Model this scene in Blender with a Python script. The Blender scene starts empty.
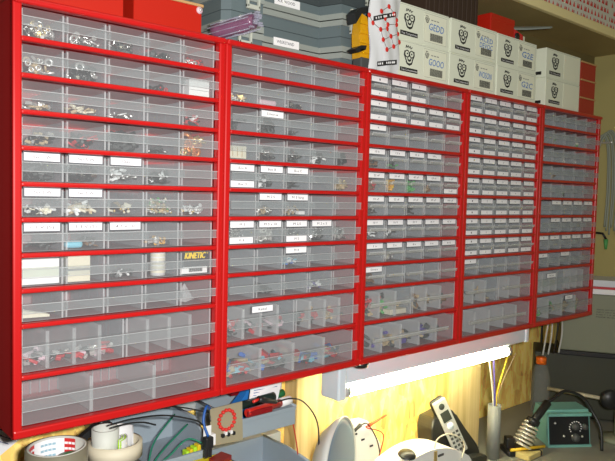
import bpy, bmesh, math, random
from mathutils import Vector, Matrix, Euler
PI = math.pi
ZO = 1.11                     # height of the cabinets' underside above the floor (bench top at 0.75)
SC = bpy.context.scene
COL = SC.collection
rnd = random.Random(7)

# ------------------------------------------------------------------ materials
MATS = {}
def mat(name, col=(.8, .8, .8), rough=.5, metal=0.0, spec=.5, emit=None, alpha=None, coat=0, bump=None, var=None, tint=(1, 1, 1)):
    """principled material; alpha < 1 mixes it with a transparent shader; var = (scale, amount) soft colour variation of the surface"""
    m = bpy.data.materials.new(name); m.use_nodes = True
    nt = m.node_tree; nt.nodes.clear()
    out = nt.nodes.new('ShaderNodeOutputMaterial')
    p = nt.nodes.new('ShaderNodeBsdfPrincipled')
    p.inputs['Base Color'].default_value = (*col, 1)
    p.inputs['Roughness'].default_value = rough
    p.inputs['Metallic'].default_value = metal
    p.inputs['Specular IOR Level'].default_value = spec
    p.inputs['Coat Weight'].default_value = coat
    if emit:
        p.inputs['Emission Color'].default_value = (*emit[0], 1)
        p.inputs['Emission Strength'].default_value = emit[1]
    if bump or var:
        tc = nt.nodes.new('ShaderNodeTexCoord')
    if bump:
        n = nt.nodes.new('ShaderNodeTexNoise'); n.inputs['Scale'].default_value = bump[0]
        b = nt.nodes.new('ShaderNodeBump'); b.inputs['Strength'].default_value = bump[1]; b.inputs['Distance'].default_value = .002
        nt.links.new(tc.outputs['Object'], n.inputs['Vector']); nt.links.new(n.outputs['Fac'], b.inputs['Height'])
        nt.links.new(b.outputs['Normal'], p.inputs['Normal'])
    if var:
        n = nt.nodes.new('ShaderNodeTexNoise'); n.inputs['Scale'].default_value = var[0]
        mx = nt.nodes.new('ShaderNodeMix'); mx.data_type = 'RGBA'
        mx.inputs['A'].default_value = (*[c * (1 - var[1]) for c in col], 1)
        mx.inputs['B'].default_value = (*[min(1, c * (1 + var[1])) for c in col], 1)
        nt.links.new(tc.outputs['Object'], n.inputs['Vector']); nt.links.new(n.outputs['Fac'], mx.inputs['Factor'])
        nt.links.new(mx.outputs['Result'], p.inputs['Base Color'])
    if alpha is not None:
        t = nt.nodes.new('ShaderNodeBsdfTransparent'); mix = nt.nodes.new('ShaderNodeMixShader')
        mix.inputs['Fac'].default_value = alpha; t.inputs[0].default_value = (*tint, 1)
        nt.links.new(t.outputs[0], mix.inputs[1]); nt.links.new(p.outputs[0], mix.inputs[2]); nt.links.new(mix.outputs[0], out.inputs[0])
    else:
        nt.links.new(p.outputs[0], out.inputs[0])
    MATS[name] = m
    return m

mat('red_enamel', (.54, .009, .009), .32, spec=.5, coat=.15)
mat('clear_front', (.68, .71, .73), .22, spec=.5, alpha=.085, tint=(.97, .98, .98))
mat('clear_plastic', (.68, .71, .73), .28, spec=.5, alpha=.22, tint=(.94, .955, .965))
mat('clear_handle', (.64, .675, .69), .25, spec=.6, alpha=.12, tint=(.97, .98, .98))
mat('clear_ledge', (.72, .75, .70), .3, alpha=.30)
mat('clear_rib', (.78, .80, .81), .3, alpha=.34)
mat('paper_white', (.93, .94, .95), .7, spec=.2)
mat('label_ink', (.06, .06, .08), .8, spec=.1)
mat('label_frame', (.16, .17, .19), .5)
mat('carton_white', (.79, .83, .68), .6, spec=.3, var=(14, .03))
mat('carton_side', (.74, .78, .82), .6, spec=.3)
mat('carton_sticker', (.85, .87, .70), .6)
mat('ink_black', (.012, .012, .012), .6)
mat('ink_blue', (.015, .16, .55), .7)
mat('ink_grey', (.25, .25, .24), .7)
mat('line_grey', (.42, .44, .38), .7)
mat('bin_red', (.50, .016, .006), .38)
mat('bin_red_dark', (.42, .03, .018), .5)
mat('edge_tan', (.55, .33, .14), .5)
mat('case_grey', (.125, .165, .175), .5, bump=(300, .1))
mat('case_light', (.30, .335, .31), .5)
mat('latch_grey', (.50, .53, .46), .45)
mat('case_dark', (.055, .07, .075), .5)
mat('roll_purple', (.25, .10, .19), .2, alpha=.6)
mat('roll_clear', (.50, .50, .62), .15, spec=.9, alpha=.4)
mat('amber', (.88, .46, .01), .2, spec=.7, alpha=.78)
mat('black_plastic', (.018, .019, .02), .38)
mat('dark_grey', (.07, .075, .075), .5)
mat('bag_film', (.72, .74, .76), .35, spec=.6)
mat('print_red', (.66, .03, .02), .5)
mat('print_line', (.22, .17, .15), .6)
mat('bin_blue', (.32, .385, .43), .42)
mat('rail_grey', (.50, .53, .52), .4, metal=.1)
mat('white_plastic', (.84, .85, .82), .35)
mat('fixture_white', (.76, .87, .94), .4)
mat('tube_glow', (.9, .9, .9), .4, emit=((1.0, .94, .58), 34))
mat('silver', (.62, .61, .58), .28, metal=1)
mat('bright_metal', (.78, .77, .74), .3, metal=.6)
mat('gold', (.70, .52, .22), .35, metal=.7)
mat('copper', (.72, .26, .08), .35, metal=.5)
mat('grey_blue_face', (.20, .27, .36), .5)
mat('lamp_shell', (.72, .73, .68), .35)
mat('phone_black', (.022, .023, .022), .4)
mat('phone_silver', (.62, .63, .60), .35, metal=.3)
mat('phone_screen', (.05, .06, .05), .2)
mat('pipe_grey', (.22, .235, .23), .45)
mat('desk_grey', (.25, .25, .21), .5, var=(6, .06))
mat('teal', (.20, .48, .42), .45)
mat('spring_steel', (.85, .83, .70), .35, metal=.5)
mat('bottle', (.80, .84, .82), .06, spec=1.0, alpha=.07)
mat('cap_orange', (.85, .16, .012), .4)
mat('equip_grey', (.235, .25, .17), .55)
mat('equip_dark', (.045, .048, .030), .55)
mat('black_edge', (.01, .01, .01), .5)
mat('pale_wood', (.55, .50, .34), .6)
mat('cable_grey', (.32, .36, .28), .5)
mat('cable_white', (.62, .62, .58), .5)
mat('cable_green', (.02, .22, .13), .45)
mat('cable_blue', (.02, .11, .40), .45)
mat('cable_red', (.62, .05, .02), .45)
mat('cable_orange', (.85, .10, .02), .45)
mat('cable_yellow', (.75, .62, .03), .45)
mat('term_yellow', (.80, .58, .02), .45)
mat('neon', (.50, .85, .03), .5)
mat('tape_beige', (.68, .62, .46), .6)
mat('tape_core', (.60, .62, .56), .6)
mat('tape_brown', (.20, .185, .13), .35)
mat('tape_red', (.62, .03, .03), .5)
mat('tape_blue', (.32, .52, .62), .5)
mat('pcb_tan', (.34, .30, .19), .6, bump=(900, .4))
mat('yellow_card', (.85, .68, .02), .5)
mat('dark_red', (.25, .008, .012), .35)
mat('marker_red', (.70, .03, .02), .3)
mat('marker_black', (.015, .03, .025), .3)
mat('marker_green', (.02, .16, .05), .35)
mat('blue_cloth', (.02, .18, .55), .6)
mat('c_brown', (.22, .12, .06), .6)
mat('c_dark_brown', (.045, .025, .015), .7)
mat('c_red', (.55, .04, .05), .5)
mat('c_yellow', (.78, .42, .05), .5)
mat('c_green', (.10, .42, .12), .5)
mat('c_tan', (.52, .40, .24), .6)
mat('c_cream', (.74, .70, .55), .5)
mat('c_white', (.85, .86, .85), .5)
mat('c_pink', (.70, .52, .58), .5)
mat('c_black', (.015, .016, .018), .4)
mat('c_blue', (.05, .16, .55), .5)
mat('c_lightblue', (.22, .58, .72), .4)
mat('c_purple', (.12, .09, .35), .5)
mat('kinetic_black', (.03, .03, .035), .4)
mat('kinetic_yellow', (.95, .68, .02), .5)
mat('film_clear', (.85, .86, .87), .12, spec=.9, alpha=.4)
mat('wall_yellow', (.50, .44, .17), .8, var=(3, .05))
mat('wall_shaded', (.20, .16, .06), .8, var=(8, .1))  # shadow on the upper back wall, put into an olive base colour
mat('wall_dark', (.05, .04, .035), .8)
mat('shelf_board', (.40, .31, .13), .6, var=(9, .12))
mat('shelf_edge', (.92, .80, .42), .5)
mat('floor_grey', (.22, .21, .19), .8)
mat('pencil_yellow', (.85, .55, .03), .5)
mat('sponge', (.60, .50, .20), .9)
mat('tray_paper', (.72, .74, .66), .6)

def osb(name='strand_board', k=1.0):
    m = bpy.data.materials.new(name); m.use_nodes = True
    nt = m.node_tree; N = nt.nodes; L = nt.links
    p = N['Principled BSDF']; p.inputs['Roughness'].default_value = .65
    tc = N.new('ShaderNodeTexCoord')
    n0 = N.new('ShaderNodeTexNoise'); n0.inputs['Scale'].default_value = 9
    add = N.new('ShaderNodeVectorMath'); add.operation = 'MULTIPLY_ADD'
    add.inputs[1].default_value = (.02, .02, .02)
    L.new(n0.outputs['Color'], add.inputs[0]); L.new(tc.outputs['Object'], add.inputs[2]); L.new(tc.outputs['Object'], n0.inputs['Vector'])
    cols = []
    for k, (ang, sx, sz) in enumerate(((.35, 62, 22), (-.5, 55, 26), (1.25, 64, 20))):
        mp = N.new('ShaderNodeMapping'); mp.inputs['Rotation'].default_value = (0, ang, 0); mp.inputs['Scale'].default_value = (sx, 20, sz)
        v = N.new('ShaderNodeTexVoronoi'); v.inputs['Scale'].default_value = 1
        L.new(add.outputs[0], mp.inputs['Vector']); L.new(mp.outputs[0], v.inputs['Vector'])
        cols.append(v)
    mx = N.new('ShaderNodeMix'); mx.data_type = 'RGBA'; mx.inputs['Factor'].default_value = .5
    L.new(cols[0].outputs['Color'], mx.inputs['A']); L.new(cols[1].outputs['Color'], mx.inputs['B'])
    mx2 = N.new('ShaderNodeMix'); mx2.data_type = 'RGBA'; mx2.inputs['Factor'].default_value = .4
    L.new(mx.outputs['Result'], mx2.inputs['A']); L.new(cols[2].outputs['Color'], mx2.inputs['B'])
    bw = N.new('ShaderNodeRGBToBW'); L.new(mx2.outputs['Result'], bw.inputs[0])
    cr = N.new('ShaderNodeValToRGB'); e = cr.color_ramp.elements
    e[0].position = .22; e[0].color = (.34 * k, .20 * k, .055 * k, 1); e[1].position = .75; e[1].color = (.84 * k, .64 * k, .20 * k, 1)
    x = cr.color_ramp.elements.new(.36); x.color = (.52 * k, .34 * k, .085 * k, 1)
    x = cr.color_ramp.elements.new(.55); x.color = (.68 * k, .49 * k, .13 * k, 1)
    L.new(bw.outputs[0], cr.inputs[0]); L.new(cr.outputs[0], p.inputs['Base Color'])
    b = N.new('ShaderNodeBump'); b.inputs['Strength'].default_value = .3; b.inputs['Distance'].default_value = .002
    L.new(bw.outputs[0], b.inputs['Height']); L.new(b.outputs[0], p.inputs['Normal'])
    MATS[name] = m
osb(); osb('strand_shade', .15)  # second copy of the board: lower tone factor meant as the right bay's shade
def pine():
    m = bpy.data.materials.new('pine'); m.use_nodes = True
    nt = m.node_tree; N = nt.nodes; L = nt.links
    p = N['Principled BSDF']; p.inputs['Roughness'].default_value = .6
    tc = N.new('ShaderNodeTexCoord'); mp = N.new('ShaderNodeMapping'); mp.inputs['Scale'].default_value = (60, 60, 2.5)
    n = N.new('ShaderNodeTexNoise'); n.inputs['Scale'].default_value = 1; n.inputs['Detail'].default_value = 4
    cr = N.new('ShaderNodeValToRGB'); e = cr.color_ramp.elements
    e[0].position = .3; e[0].color = (.52, .36, .13, 1); e[1].position = .7; e[1].color = (.74, .58, .29, 1)
    L.new(tc.outputs['Object'], mp.inputs[0]); L.new(mp.outputs[0], n.inputs['Vector']); L.new(n.outputs['Fac'], cr.inputs[0]); L.new(cr.outputs[0], p.inputs['Base Color'])
    MATS['pine'] = m
pine()

# ------------------------------------------------------------------ mesh builder
FONT_CACHE = {}
def glyphs(text):
    """flat vertices and faces of a word, in the default font, height about 0.7"""
    if text not in FONT_CACHE:
        c = bpy.data.curves.new('t', 'FONT'); c.body = text; c.resolution_u = 2
        o = bpy.data.objects.new('t', c); COL.objects.link(o)
        dg = bpy.context.evaluated_depsgraph_get(); dg.update()
        me = bpy.data.meshes.new_from_object(o.evaluated_get(dg))
        vs = [v.co.copy() for v in me.vertices]; fs = [list(f.vertices) for f in me.polygons]
        bpy.data.objects.remove(o); bpy.data.curves.remove(c); bpy.data.meshes.remove(me)
        FONT_CACHE[text] = (vs, fs)
    return FONT_CACHE[text]

class MB:
    def __init__(s): s.bm = bmesh.new(); s.mats = []; s.M = Matrix()
    def mi(s, m):
        if m not in s.mats: s.mats.append(m)
        return s.mats.index(m)
    def _v(s, p): return s.bm.verts.new(s.M @ Vector(p))
    def face(s, vs, m, smooth=False):
        try: f = s.bm.faces.new(vs)
        except ValueError: return None
        f.material_index = s.mi(m); f.smooth = smooth; return f
    def box(s, x0, x1, y0, y1, z0, z1, m, bev=0, seg=2):
        v = [s._v((x, y, z)) for x in (x0, x1) for y in (y0, y1) for z in (z0, z1)]
        fs = [s.face([v[i] for i in q], m) for q in ((0, 1, 3, 2), (4, 6, 7, 5), (0, 4, 5, 1), (2, 3, 7, 6), (0, 2, 6, 4), (1, 5, 7, 3))]
        if bev:
            es = {e for f in fs for e in f.edges}
            r = bmesh.ops.bevel(s.bm, geom=list(es), offset=bev, segments=seg, affect='EDGES', profile=.5)
            for f in r['faces']: f.material_index = s.mi(m)
        return s
    def prism(s, pts, ext, m):
        """closed outline pts (3-D) swept along the vector ext"""
        ext = Vector(ext)
        a = [s._v(p) for p in pts]; b = [s._v(Vector(p) + ext) for p in pts]
        n = len(pts)
        s.face(a[::-1], m); s.face(b, m)
        for i in range(n): s.face([a[i], a[(i + 1) % n], b[(i + 1) % n], b[i]], m)
        return s
    def tube(s, pts, r, m, n=8, caps=True, r_end=None):
        pts = [Vector(p) for p in pts]
        rings = []; up = None
        for i, p in enumerate(pts):
            d = (pts[min(i + 1, len(pts) - 1)] - pts[max(i - 1, 0)]).normalized()
            if up is None: up = Vector((0, 0, 1)) if abs(d.z) < .9 else Vector((1, 0, 0))
            u = d.cross(up).normalized(); w = u.cross(d).normalized(); up = w
            rr = r if r_end is None else r + (r_end - r) * i / (len(pts) - 1)
            rings.append([s._v(p + (u * math.cos(k * 2 * PI / n) + w * math.sin(k * 2 * PI / n)) * rr) for k in range(n)])
        for a, b in zip(rings, rings[1:]):
            for k in range(n): s.face([a[k], a[(k + 1) % n], b[(k + 1) % n], b[k]], m, True)
        if caps: s.face(rings[0][::-1], m); s.face(rings[-1], m)
        return s
    def lathe(s, prof, c, m, axis=(0, 0, 1), n=28, ms=None, arc=None):
        """profile [(radius, height)] turned about an axis through c; ms gives a material per span"""
        q = Vector((0, 0, 1)).rotation_difference(Vector(axis).normalized()).to_matrix()
        c = Vector(c); rings = []
        for r, h in prof:
            if r < 1e-6: rings.append([s._v(c + q @ Vector((0, 0, h)))])
            else: rings.append([s._v(c + q @ Vector((r * math.cos(k * 2 * PI / n), r * math.sin(k * 2 * PI / n), h))) for k in range(n)])
        for i, (a, b) in enumerate(zip(rings, rings[1:])):
            mm = ms[i] if ms else m
            for k in range(n):
                if arc and not (arc[0] <= k < arc[1]): continue
                k2 = (k + 1) % n
                if len(a) == 1 and len(b) == 1: continue
                if len(a) == 1: s.face([a[0], b[k], b[k2]], mm, True)
                elif len(b) == 1: s.face([a[k], a[k2], b[0]], mm, True)
                else: s.face([a[k], a[k2], b[k2], b[k]], mm, True)
        return s
    def text(s, t, o, u, w, h, m, width=None):
        """word t lying in the plane of u (along) and w (up) at o; h = letter height"""
        vs, fs = glyphs(t)
        if not vs: return s
        o, u, w = Vector(o), Vector(u).normalized(), Vector(w).normalized()
        xs = [v.x for v in vs]; x0, x1 = min(xs), max(xs); k = h / .72
        kx = width / max(1e-6, x1 - x0) if width else k
        nv = [s._v(o + u * (v.x - x0) * kx + w * v.y * k) for v in vs]
        for f in fs: s.face([nv[i] for i in f], m)
        return s
    def build(s, name, parent=None, origin=(0, 0, 0)):
        bmesh.ops.recalc_face_normals(s.bm, faces=s.bm.faces[:])
        me = bpy.data.meshes.new(name)
        bmesh.ops.translate(s.bm, verts=s.bm.verts[:], vec=-Vector(origin))
        s.bm.to_mesh(me); s.bm.free()
        for m in s.mats: me.materials.append(MATS[m])
        o = bpy.data.objects.new(name, me); COL.objects.link(o)
        if parent: o.parent = parent
        return o

def tag(o, label, cat, group=None, kind=None):
    o['label'] = label; o['category'] = cat
    if group: o['group'] = group
    if kind: o['kind'] = kind
    return o
DY = 0.0                                   # set to REC while the drawers are filled
def thing(name, label, cat, at, group=None, rz=0):
    o = bpy.data.objects.new(name, None); COL.objects.link(o)
    o.empty_display_size = .02
    o.location = (at[0], at[1] + DY, at[2] + ZO); o.rotation_euler = (0, 0, rz)
    return tag(o, label, cat, group)
def single(name, mb, at, label, cat, group=None, kind=None):
    """a thing that is one mesh, modelled in wall coordinates, with its origin at `at`"""
    o = mb.build(name, None, at); o.location = (at[0], at[1] + DY, at[2] + ZO)
    return tag(o, label, cat, group, kind)
def struct(name, mb):
    o = mb.build(name); o.location = (0, 0, ZO); o['kind'] = 'structure'; return o
def spline(pts, n=8):
    pts = [Vector(p) for p in pts]; out = []
    P = [pts[0] * 2 - pts[1]] + pts + [pts[-1] * 2 - pts[-2]]
    for i in range(1, len(P) - 2):
        for k in range(n):
            t = k / n
            out.append(.5 * ((2 * P[i]) + (-P[i - 1] + P[i + 1]) * t + (2 * P[i - 1] - 5 * P[i] + 4 * P[i + 1] - P[i + 2]) * t * t + (-P[i - 1] + 3 * P[i] - 3 * P[i + 1] + P[i + 2]) * t ** 3))
    out.append(pts[-1]); return out

# ------------------------------------------------------------------ the setting
YW = .20; XR = 1.90; DESK = -.36
struct('wall_back', MB().box(.0, 1.20, YW, YW + .03, -ZO, .56, 'strand_board'))
struct('wall_back_corner', MB().box(1.20, XR, .30, .33, -ZO, .56, 'strand_shade'))  # set back so the pine post keeps the tube light off it
struct('wall_back_upper', MB().box(.0, XR, YW, YW + .03, .56, 1.3, 'wall_shaded'))
struct('wall_left', MB().box(-1.25, -1.2, -2.2, .95, -ZO, 1.3, 'wall_dark'))
struct('wall_added_recess', MB().box(-1.2, .0, .90, .95, -ZO, 1.3, 'wall_dark'))  # unseen dark recess, added so the first cabinet's side reflects little light
struct('wall_added_recess_side', MB().box(-.03, .0, YW + .03, .90, -ZO, 1.3, 'wall_dark'))
struct('wall_right', MB().box(XR, XR + .05, -2.2, .33, -ZO, 1.3, 'wall_yellow'))
struct('floor', MB().box(-1.2, XR + .05, -2.2, .95, -ZO - .03, -ZO, 'floor_grey'))
for i, (a, b) in enumerate(((.60, .685), (1.115, 1.255))):
    o = struct('trim_%d' % (i + 1), MB().box(a, b, .16, YW if i == 0 else .299, -.75 if i == 0 else DESK, .55, 'pine', .003))
# wall shelf above the cabinets
t = thing('wall_shelf', 'long wooden wall shelf with a pale front edge above the row of cabinets', 'shelf', (.9, .1, .80))
MB().box(.25, XR, .045, YW, .798, .816, 'shelf_board').build('shelf_board', t, (.9, .1, .80))
MB().box(.25, XR, .03, .045, .794, .818, 'shelf_edge', .003).build('front_edge', t, (.9, .1, .80))
# printed cartons standing on that shelf
b = MB(); b.box(1.25, 1.88, .05, .19, .818, .93, 'tray_paper')
for r in range(5):
    for k in range(30):
        x = 1.262 + k * .0205 + (r % 2) * .007; z = .823 + r * .021
        if rnd.random() < .85:
            b.prism([(x, .0495, z), (x + .010, .0495, z), (x + .005, .0495, z + .014)], (0, -.0006, 0), 'print_red')
        if rnd.random() < .4: b.box(x + .011, x + .014, .049, .0497, z, z + .012, 'bin_red_dark')
single('patterned_carton', b, (1.5, .1, .818), 'white carton printed all over with rows of red triangles on the wall shelf', 'carton')

# workbench
t = thing('workbench', 'grey topped workbench running along the strand board wall below the cabinets', 'workbench', (.6, -.1, -ZO))
MB().prism([(-.09, -.45, DESK - .03), (XR - .005, -.45, DESK - .03), (XR - .005, .296, DESK - .03), (1.258, .296, DESK - .03), (1.258, .158, DESK - .03), (-.09, .158, DESK - .03)], (0, 0, .03), 'desk_grey').build('bench_top', t, (.6, -.1, -ZO))
for x in (-.08, XR - .1):
    for y in (-.4, .08):
        MB().box(x, x + .06, y, y + .06, -ZO, DESK - .03, 'pine', .002).build('leg', t, (.6, -.1, -ZO))

# ------------------------------------------------------------------ the five red cabinets
W, H, D = .309, .551, .155
EDGE = [.0113, .0772, .1431] + [.1431 + .044875 * k for k in range(1, 9)] + [.5432]      # row boundaries from the bottom
POST, RAIL = .0115, .0065
REC = .004                                # the drawers sit this far behind the front edge of the frame
def rowspan(r):                     # row 1 is the top row, row 11 the bottom drawer
    i = 11 - r
    z0, z1 = EDGE[i], EDGE[i + 1]
    return (z0 + (RAIL / 2 if i else 0), z1 - (RAIL / 2 if r > 1 else 0))
def cabinet_body():
    b = MB()
    b.box(.0003, .0018, .004, D, 0, H, 'red_enamel'); b.box(W - .0018, W - .0003, .004, D, 0, H, 'red_enamel')
    b.box(.0005, W - .0005, .004, D, H - .002, H, 'red_enamel'); b.box(.0005, W - .0005, .004, D, 0, .002, 'red_enamel')
    b.box(.0005, W - .0005, D - .0018, D, 0, H, 'red_enamel')
    for x0 in (.0003, W - POST):
        b.box(x0, x0 + POST - .0003, 0, .014, 0, H, 'red_enamel', .0025)
    b.box(.0003, W - .0003, -.0045, .012, H - .0080, H + .001, 'red_enamel', .0038, 3)
    b.box(.0003, W - .0003, -.001, .012, 0, .0113, 'red_enamel', .0025)
    for k in range(1, 11):
        z = EDGE[k]
        b.box(POST - .001, W - POST + .001, .0003, .012, z - RAIL / 2, z + RAIL / 2, 'red_enamel', .0022)
        b.box(.002, W - .002, .012, D - .002, z - .0006, z + .0006, 'red_enamel')
    return b.build('body')
BODY = cabinet_body()
def drawer_meshes(w, h, divs, inset=False):
    """a clear drawer w wide and h high with its origin at the lower left of its front: tray, handle ledge, inner dividers"""
    b = MB(); t_ = .0011; d = .135; y = .0045
    b.box(0, w, y, y + t_, 0, h - .001, 'clear_front', .0004, 1)
    b.box(0, t_, y + t_, d, 0, h * .9, 'clear_plastic'); b.box(w - t_, w, y + t_, d, 0, h * .9, 'clear_plastic')
    b.box(t_, w - t_, y + t_, d, 0, t_, 'clear_plastic'); b.box(t_, w - t_, d - t_, d, t_, h * .85, 'clear_plastic')
    for k in range(1, int(w / .013)): b.box(w * k / int(w / .013) - .0008, w * k / int(w / .013) + .0008, d - t_ - .002, d - t_, t_, h * .85, 'clear_rib')
    for x in (.0012, w - .0034): b.box(x, x + .0022, y - .0006, y, .001, h - .003, 'clear_rib')
    tray = b.build('drawer')
    b = MB()
    z0, z1 = (h * .32, h * .645) if w < .08 else (h * .36, h * .62)
    yo = -.0075; xo = -.0008
    b.box(xo, w - xo, yo, yo + .0012, z0, z1, 'clear_handle', .0004, 1)              # upright lip
    b.box(xo, w - xo, yo + .0012, y, z1 - .0012, z1, 'clear_handle')                  # sloping top ledge
    b.box(xo, xo + .0012, yo + .0012, y, z0, z1 - .0012, 'clear_handle'); b.box(w - xo - .0012, w - xo, yo + .0012, y, z0, z1 - .0012, 'clear_handle')
    b.box(xo, w - xo, yo - .0003, yo, z1 - .0011, z1 - .0002, 'clear_rib'); b.box(xo, w - xo, yo - .0003, yo, z0 + .0002, z0 + .001, 'clear_rib')
    if inset:
        b.bm.free(); b = MB(); xo = w * .10; big = w > .08
        z0, z1 = (h * .42, h * .54) if big else (h * .40, h * .54)
        b.box(xo, w - xo, -.004, y, z0, z1, 'clear_ledge', .001, 1); b.box(xo, w - xo, -.0045, -.004, z1 - .0012, z1 + .001, 'clear_rib')
    handle = b.build('handle')
    dv = []
    for k in range(1, abs(divs) + 1):
        b = MB(); x = w * k / (abs(divs) + 1)
        b.box(x - .0007, x + .0007, y + t_, d - t_, t_, h * .86, 'clear_rib'); b.box(x - .0022, x + .0022, y + t_, y + .004, t_, h * .86, 'clear_rib')
        dv.append(b.build('divider'))
    return tray, handle, dv
IN_W = W - 2 * POST
CW = IN_W / 5
h_small = rowspan(5)[1] - rowspan(5)[0]; h_big = rowspan(10)[1] - rowspan(10)[0]
SMALL = drawer_meshes(CW - .0012, h_small - .0006, 0)
HALF = drawer_meshes(IN_W / 2 - .0012, h_big - .0006, 3)
FULL = drawer_meshes(IN_W - .0012, h_big - .0006, 2)
FULL4 = drawer_meshes(IN_W - .0012, h_big - .0006, 3)
SMALL_I = drawer_meshes(CW - .0012, h_small - .0006, 0, True)
HALF_I = drawer_meshes(IN_W / 2 - .0012, h_big - .0006, 2, True)
FULL_I = drawer_meshes(IN_W - .0012, h_big - .0006, 4, True)

LABELS = {}
def label_mesh(txt, w, h):
    key = (txt, round(w, 4), round(h, 4))
    if key not in LABELS:
        b = MB()
        b.box(-w / 2 - .0012, w / 2 + .0012, .0001, .0006, -h / 2 - .0012, h / 2 + .0012, 'label_frame')
        b.box(-w / 2, w / 2, -.0004, .0002, -h / 2, h / 2, 'paper_white')
        if txt:
            tw = min(w * .8, len(txt) * h * .34)
            b.text(txt, (-tw / 2, -.0006, -h * .2), (1, 0, 0), (0, 0, 1), h * .42, 'label_ink', tw)
        o = b.build('label_card'); LABELS[key] = o
    return LABELS[key]

USED = set()
def inst(src, parent, loc):
    if src.name in USED: o = src.copy(); COL.objects.link(o)
    else: o = src; USED.add(src.name)
    o.parent = parent; o.location = loc; return o

CAB = [('first', 'red steel drawer cabinet at the left end, under the two red bins', 'leftmost cabinet'),
       ('second', 'red steel drawer cabinet under the stacked grey tool cases', 'cabinet under the grey cases'),
       ('third', 'red steel drawer cabinet in the middle, with red, yellow and green parts inside', 'middle cabinet'),
       ('fourth', 'red steel drawer cabinet with two white labels on nearly every small drawer', 'cabinet with most labels'),
       ('fifth', 'red steel drawer cabinet at the right end, beside the hanging grey cables', 'rightmost cabinet')]
T = lambda s: s.split('|')
TOP = {0: {5: T('5er 1 W|5er 5 W|10er||'), 6: T('5er 5 W|5er 5 W|||'), 7: T('1,1 V (5)|3,3 V (5)|4,7 V (5)||')},
       1: {3: T('|Diverse|||'), 5: T('Box A|Box B|Box C||'), 6: T('|M 2,5|M 3 lang||'), 7: T('M 3|M 3 x 10|M 2,5|M 2 x 5|'), 8: T('||M 4||')},
       2: {1: T('1|2|3||'), 2: T('4|5|6|7|8'), 3: T('9||||'), 4: T('10 k|12 k|15 k|18 k|'), 5: T('22 nF|33 nF|47 nF|68 nF|1 uF'), 6: T('10 uF|22 uF|33 uF|47 uF|100 uF'),
           7: T('10 V|16 V|25 V|35 V|63 V'), 8: T('1 n|2 n|4 n|6 n|8 n2'), 9: T('Divers||||')},
       3: {r: T('1|2|3|4|5') for r in range(1, 9)},
       4: {6: T('-|-|-|-|-'), 7: T('|-|-|-|-'), 8: T('-|-|-|-|-'), 9: T('-||-||')}}
TOP[3][9] = T('9||||'); TOP[4][6] = T('|74|75|76|77'); TOP[4][7] = T('|80|81|82|83'); TOP[4][8] = T('90|91|92|93|94'); TOP[4][9] = T('LM||TL||')
BOT = {0: {}, 1: {5: T('Box D||||'), 7: T('M 4||M 5||')}, 2: {1: T('a|b|c||'), 2: T('d|e|f|g|h'), 5: T('||||2 uF')}, 3: {r: T('1|2|3|4|5') for r in range(1, 9)}, 4: {}}
BIG = {1: [(10, .072, .80, 'Kabel')], 4: [(10, .075, .74, 'Relais'), (11, .172, .82, 'Trafo')]}
for ci, (nm, lab, short) in enumerate(CAB):
    REC = .0085 if ci == 0 else .0035
    root = thing('drawer_cabinet', lab, 'drawer cabinet', (ci * W, 0, 0), 'red steel small-parts cabinets')
    inst(BODY, root, (0, 0, 0))
    for r in range(1, 10):
        z0, z1 = rowspan(r)
        for c in range(5):
            x = POST + c * CW + .0006
            kit = SMALL_I if ci in (2, 3) else SMALL
            dr = inst(kit[0], root, (x, REC + rnd.uniform(-.0006, .0008), z0 + .0003))
            inst(kit[1], dr, (0, 0, 0))
            lw = (CW - .0012) * (.80 if ci < 2 else .77); lh = h_small * (.25 if ci < 2 else .24)
            for tbl, zz in ((TOP, .82), (BOT, .16)):
                tx = tbl[ci].get(r)
                if tx and tx[c]:
                    inst(label_mesh(tx[c], lw, lh), dr, ((CW - .0012) * (.49 + rnd.uniform(-.012, .012)), .0034, h_small * zz))
    if ci == 2:
        b = MB(); b.lathe([(0, 0), (.014, 0), (.016, .010), (0, .010)], (.024, .02, -.0100), 'black_plastic', n=18); ft = b.build('rubber_foot', root); ft['label'] = 'dark round rubber foot'
    z0, z1 = rowspan(10)
    for c in range(2):
        x = POST + c * IN_W / 2 + .0006
        kit = HALF_I if ci in (2, 3) else HALF
        dr = inst(kit[0], root, (x, REC, z0 + .0003)); inst(kit[1], dr, (0, 0, 0)); [inst(q, dr, (0, 0, 0)) for q in kit[2]]
        if c == 0:
            for rr, lx, lz, tx in BIG.get(ci, []):
                if rr == 10: inst(label_mesh(tx, .042, .010), dr, (lx, .0034, h_big * lz))
    z0, z1 = rowspan(11)
    src = FULL if ci == 0 else FULL_I if ci in (2, 3) else FULL4
    dr = inst(src[0], root, (POST + .0006, REC, z0 + .0003)); inst(src[1], dr, (0, 0, 0)); [inst(q, dr, (0, 0, 0)) for q in src[2]]
    for rr, lx, lz, tx in BIG.get(ci, []):
        if rr == 11: inst(label_mesh(tx, .038, .010), dr, (lx, .0034, h_big * lz))

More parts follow.
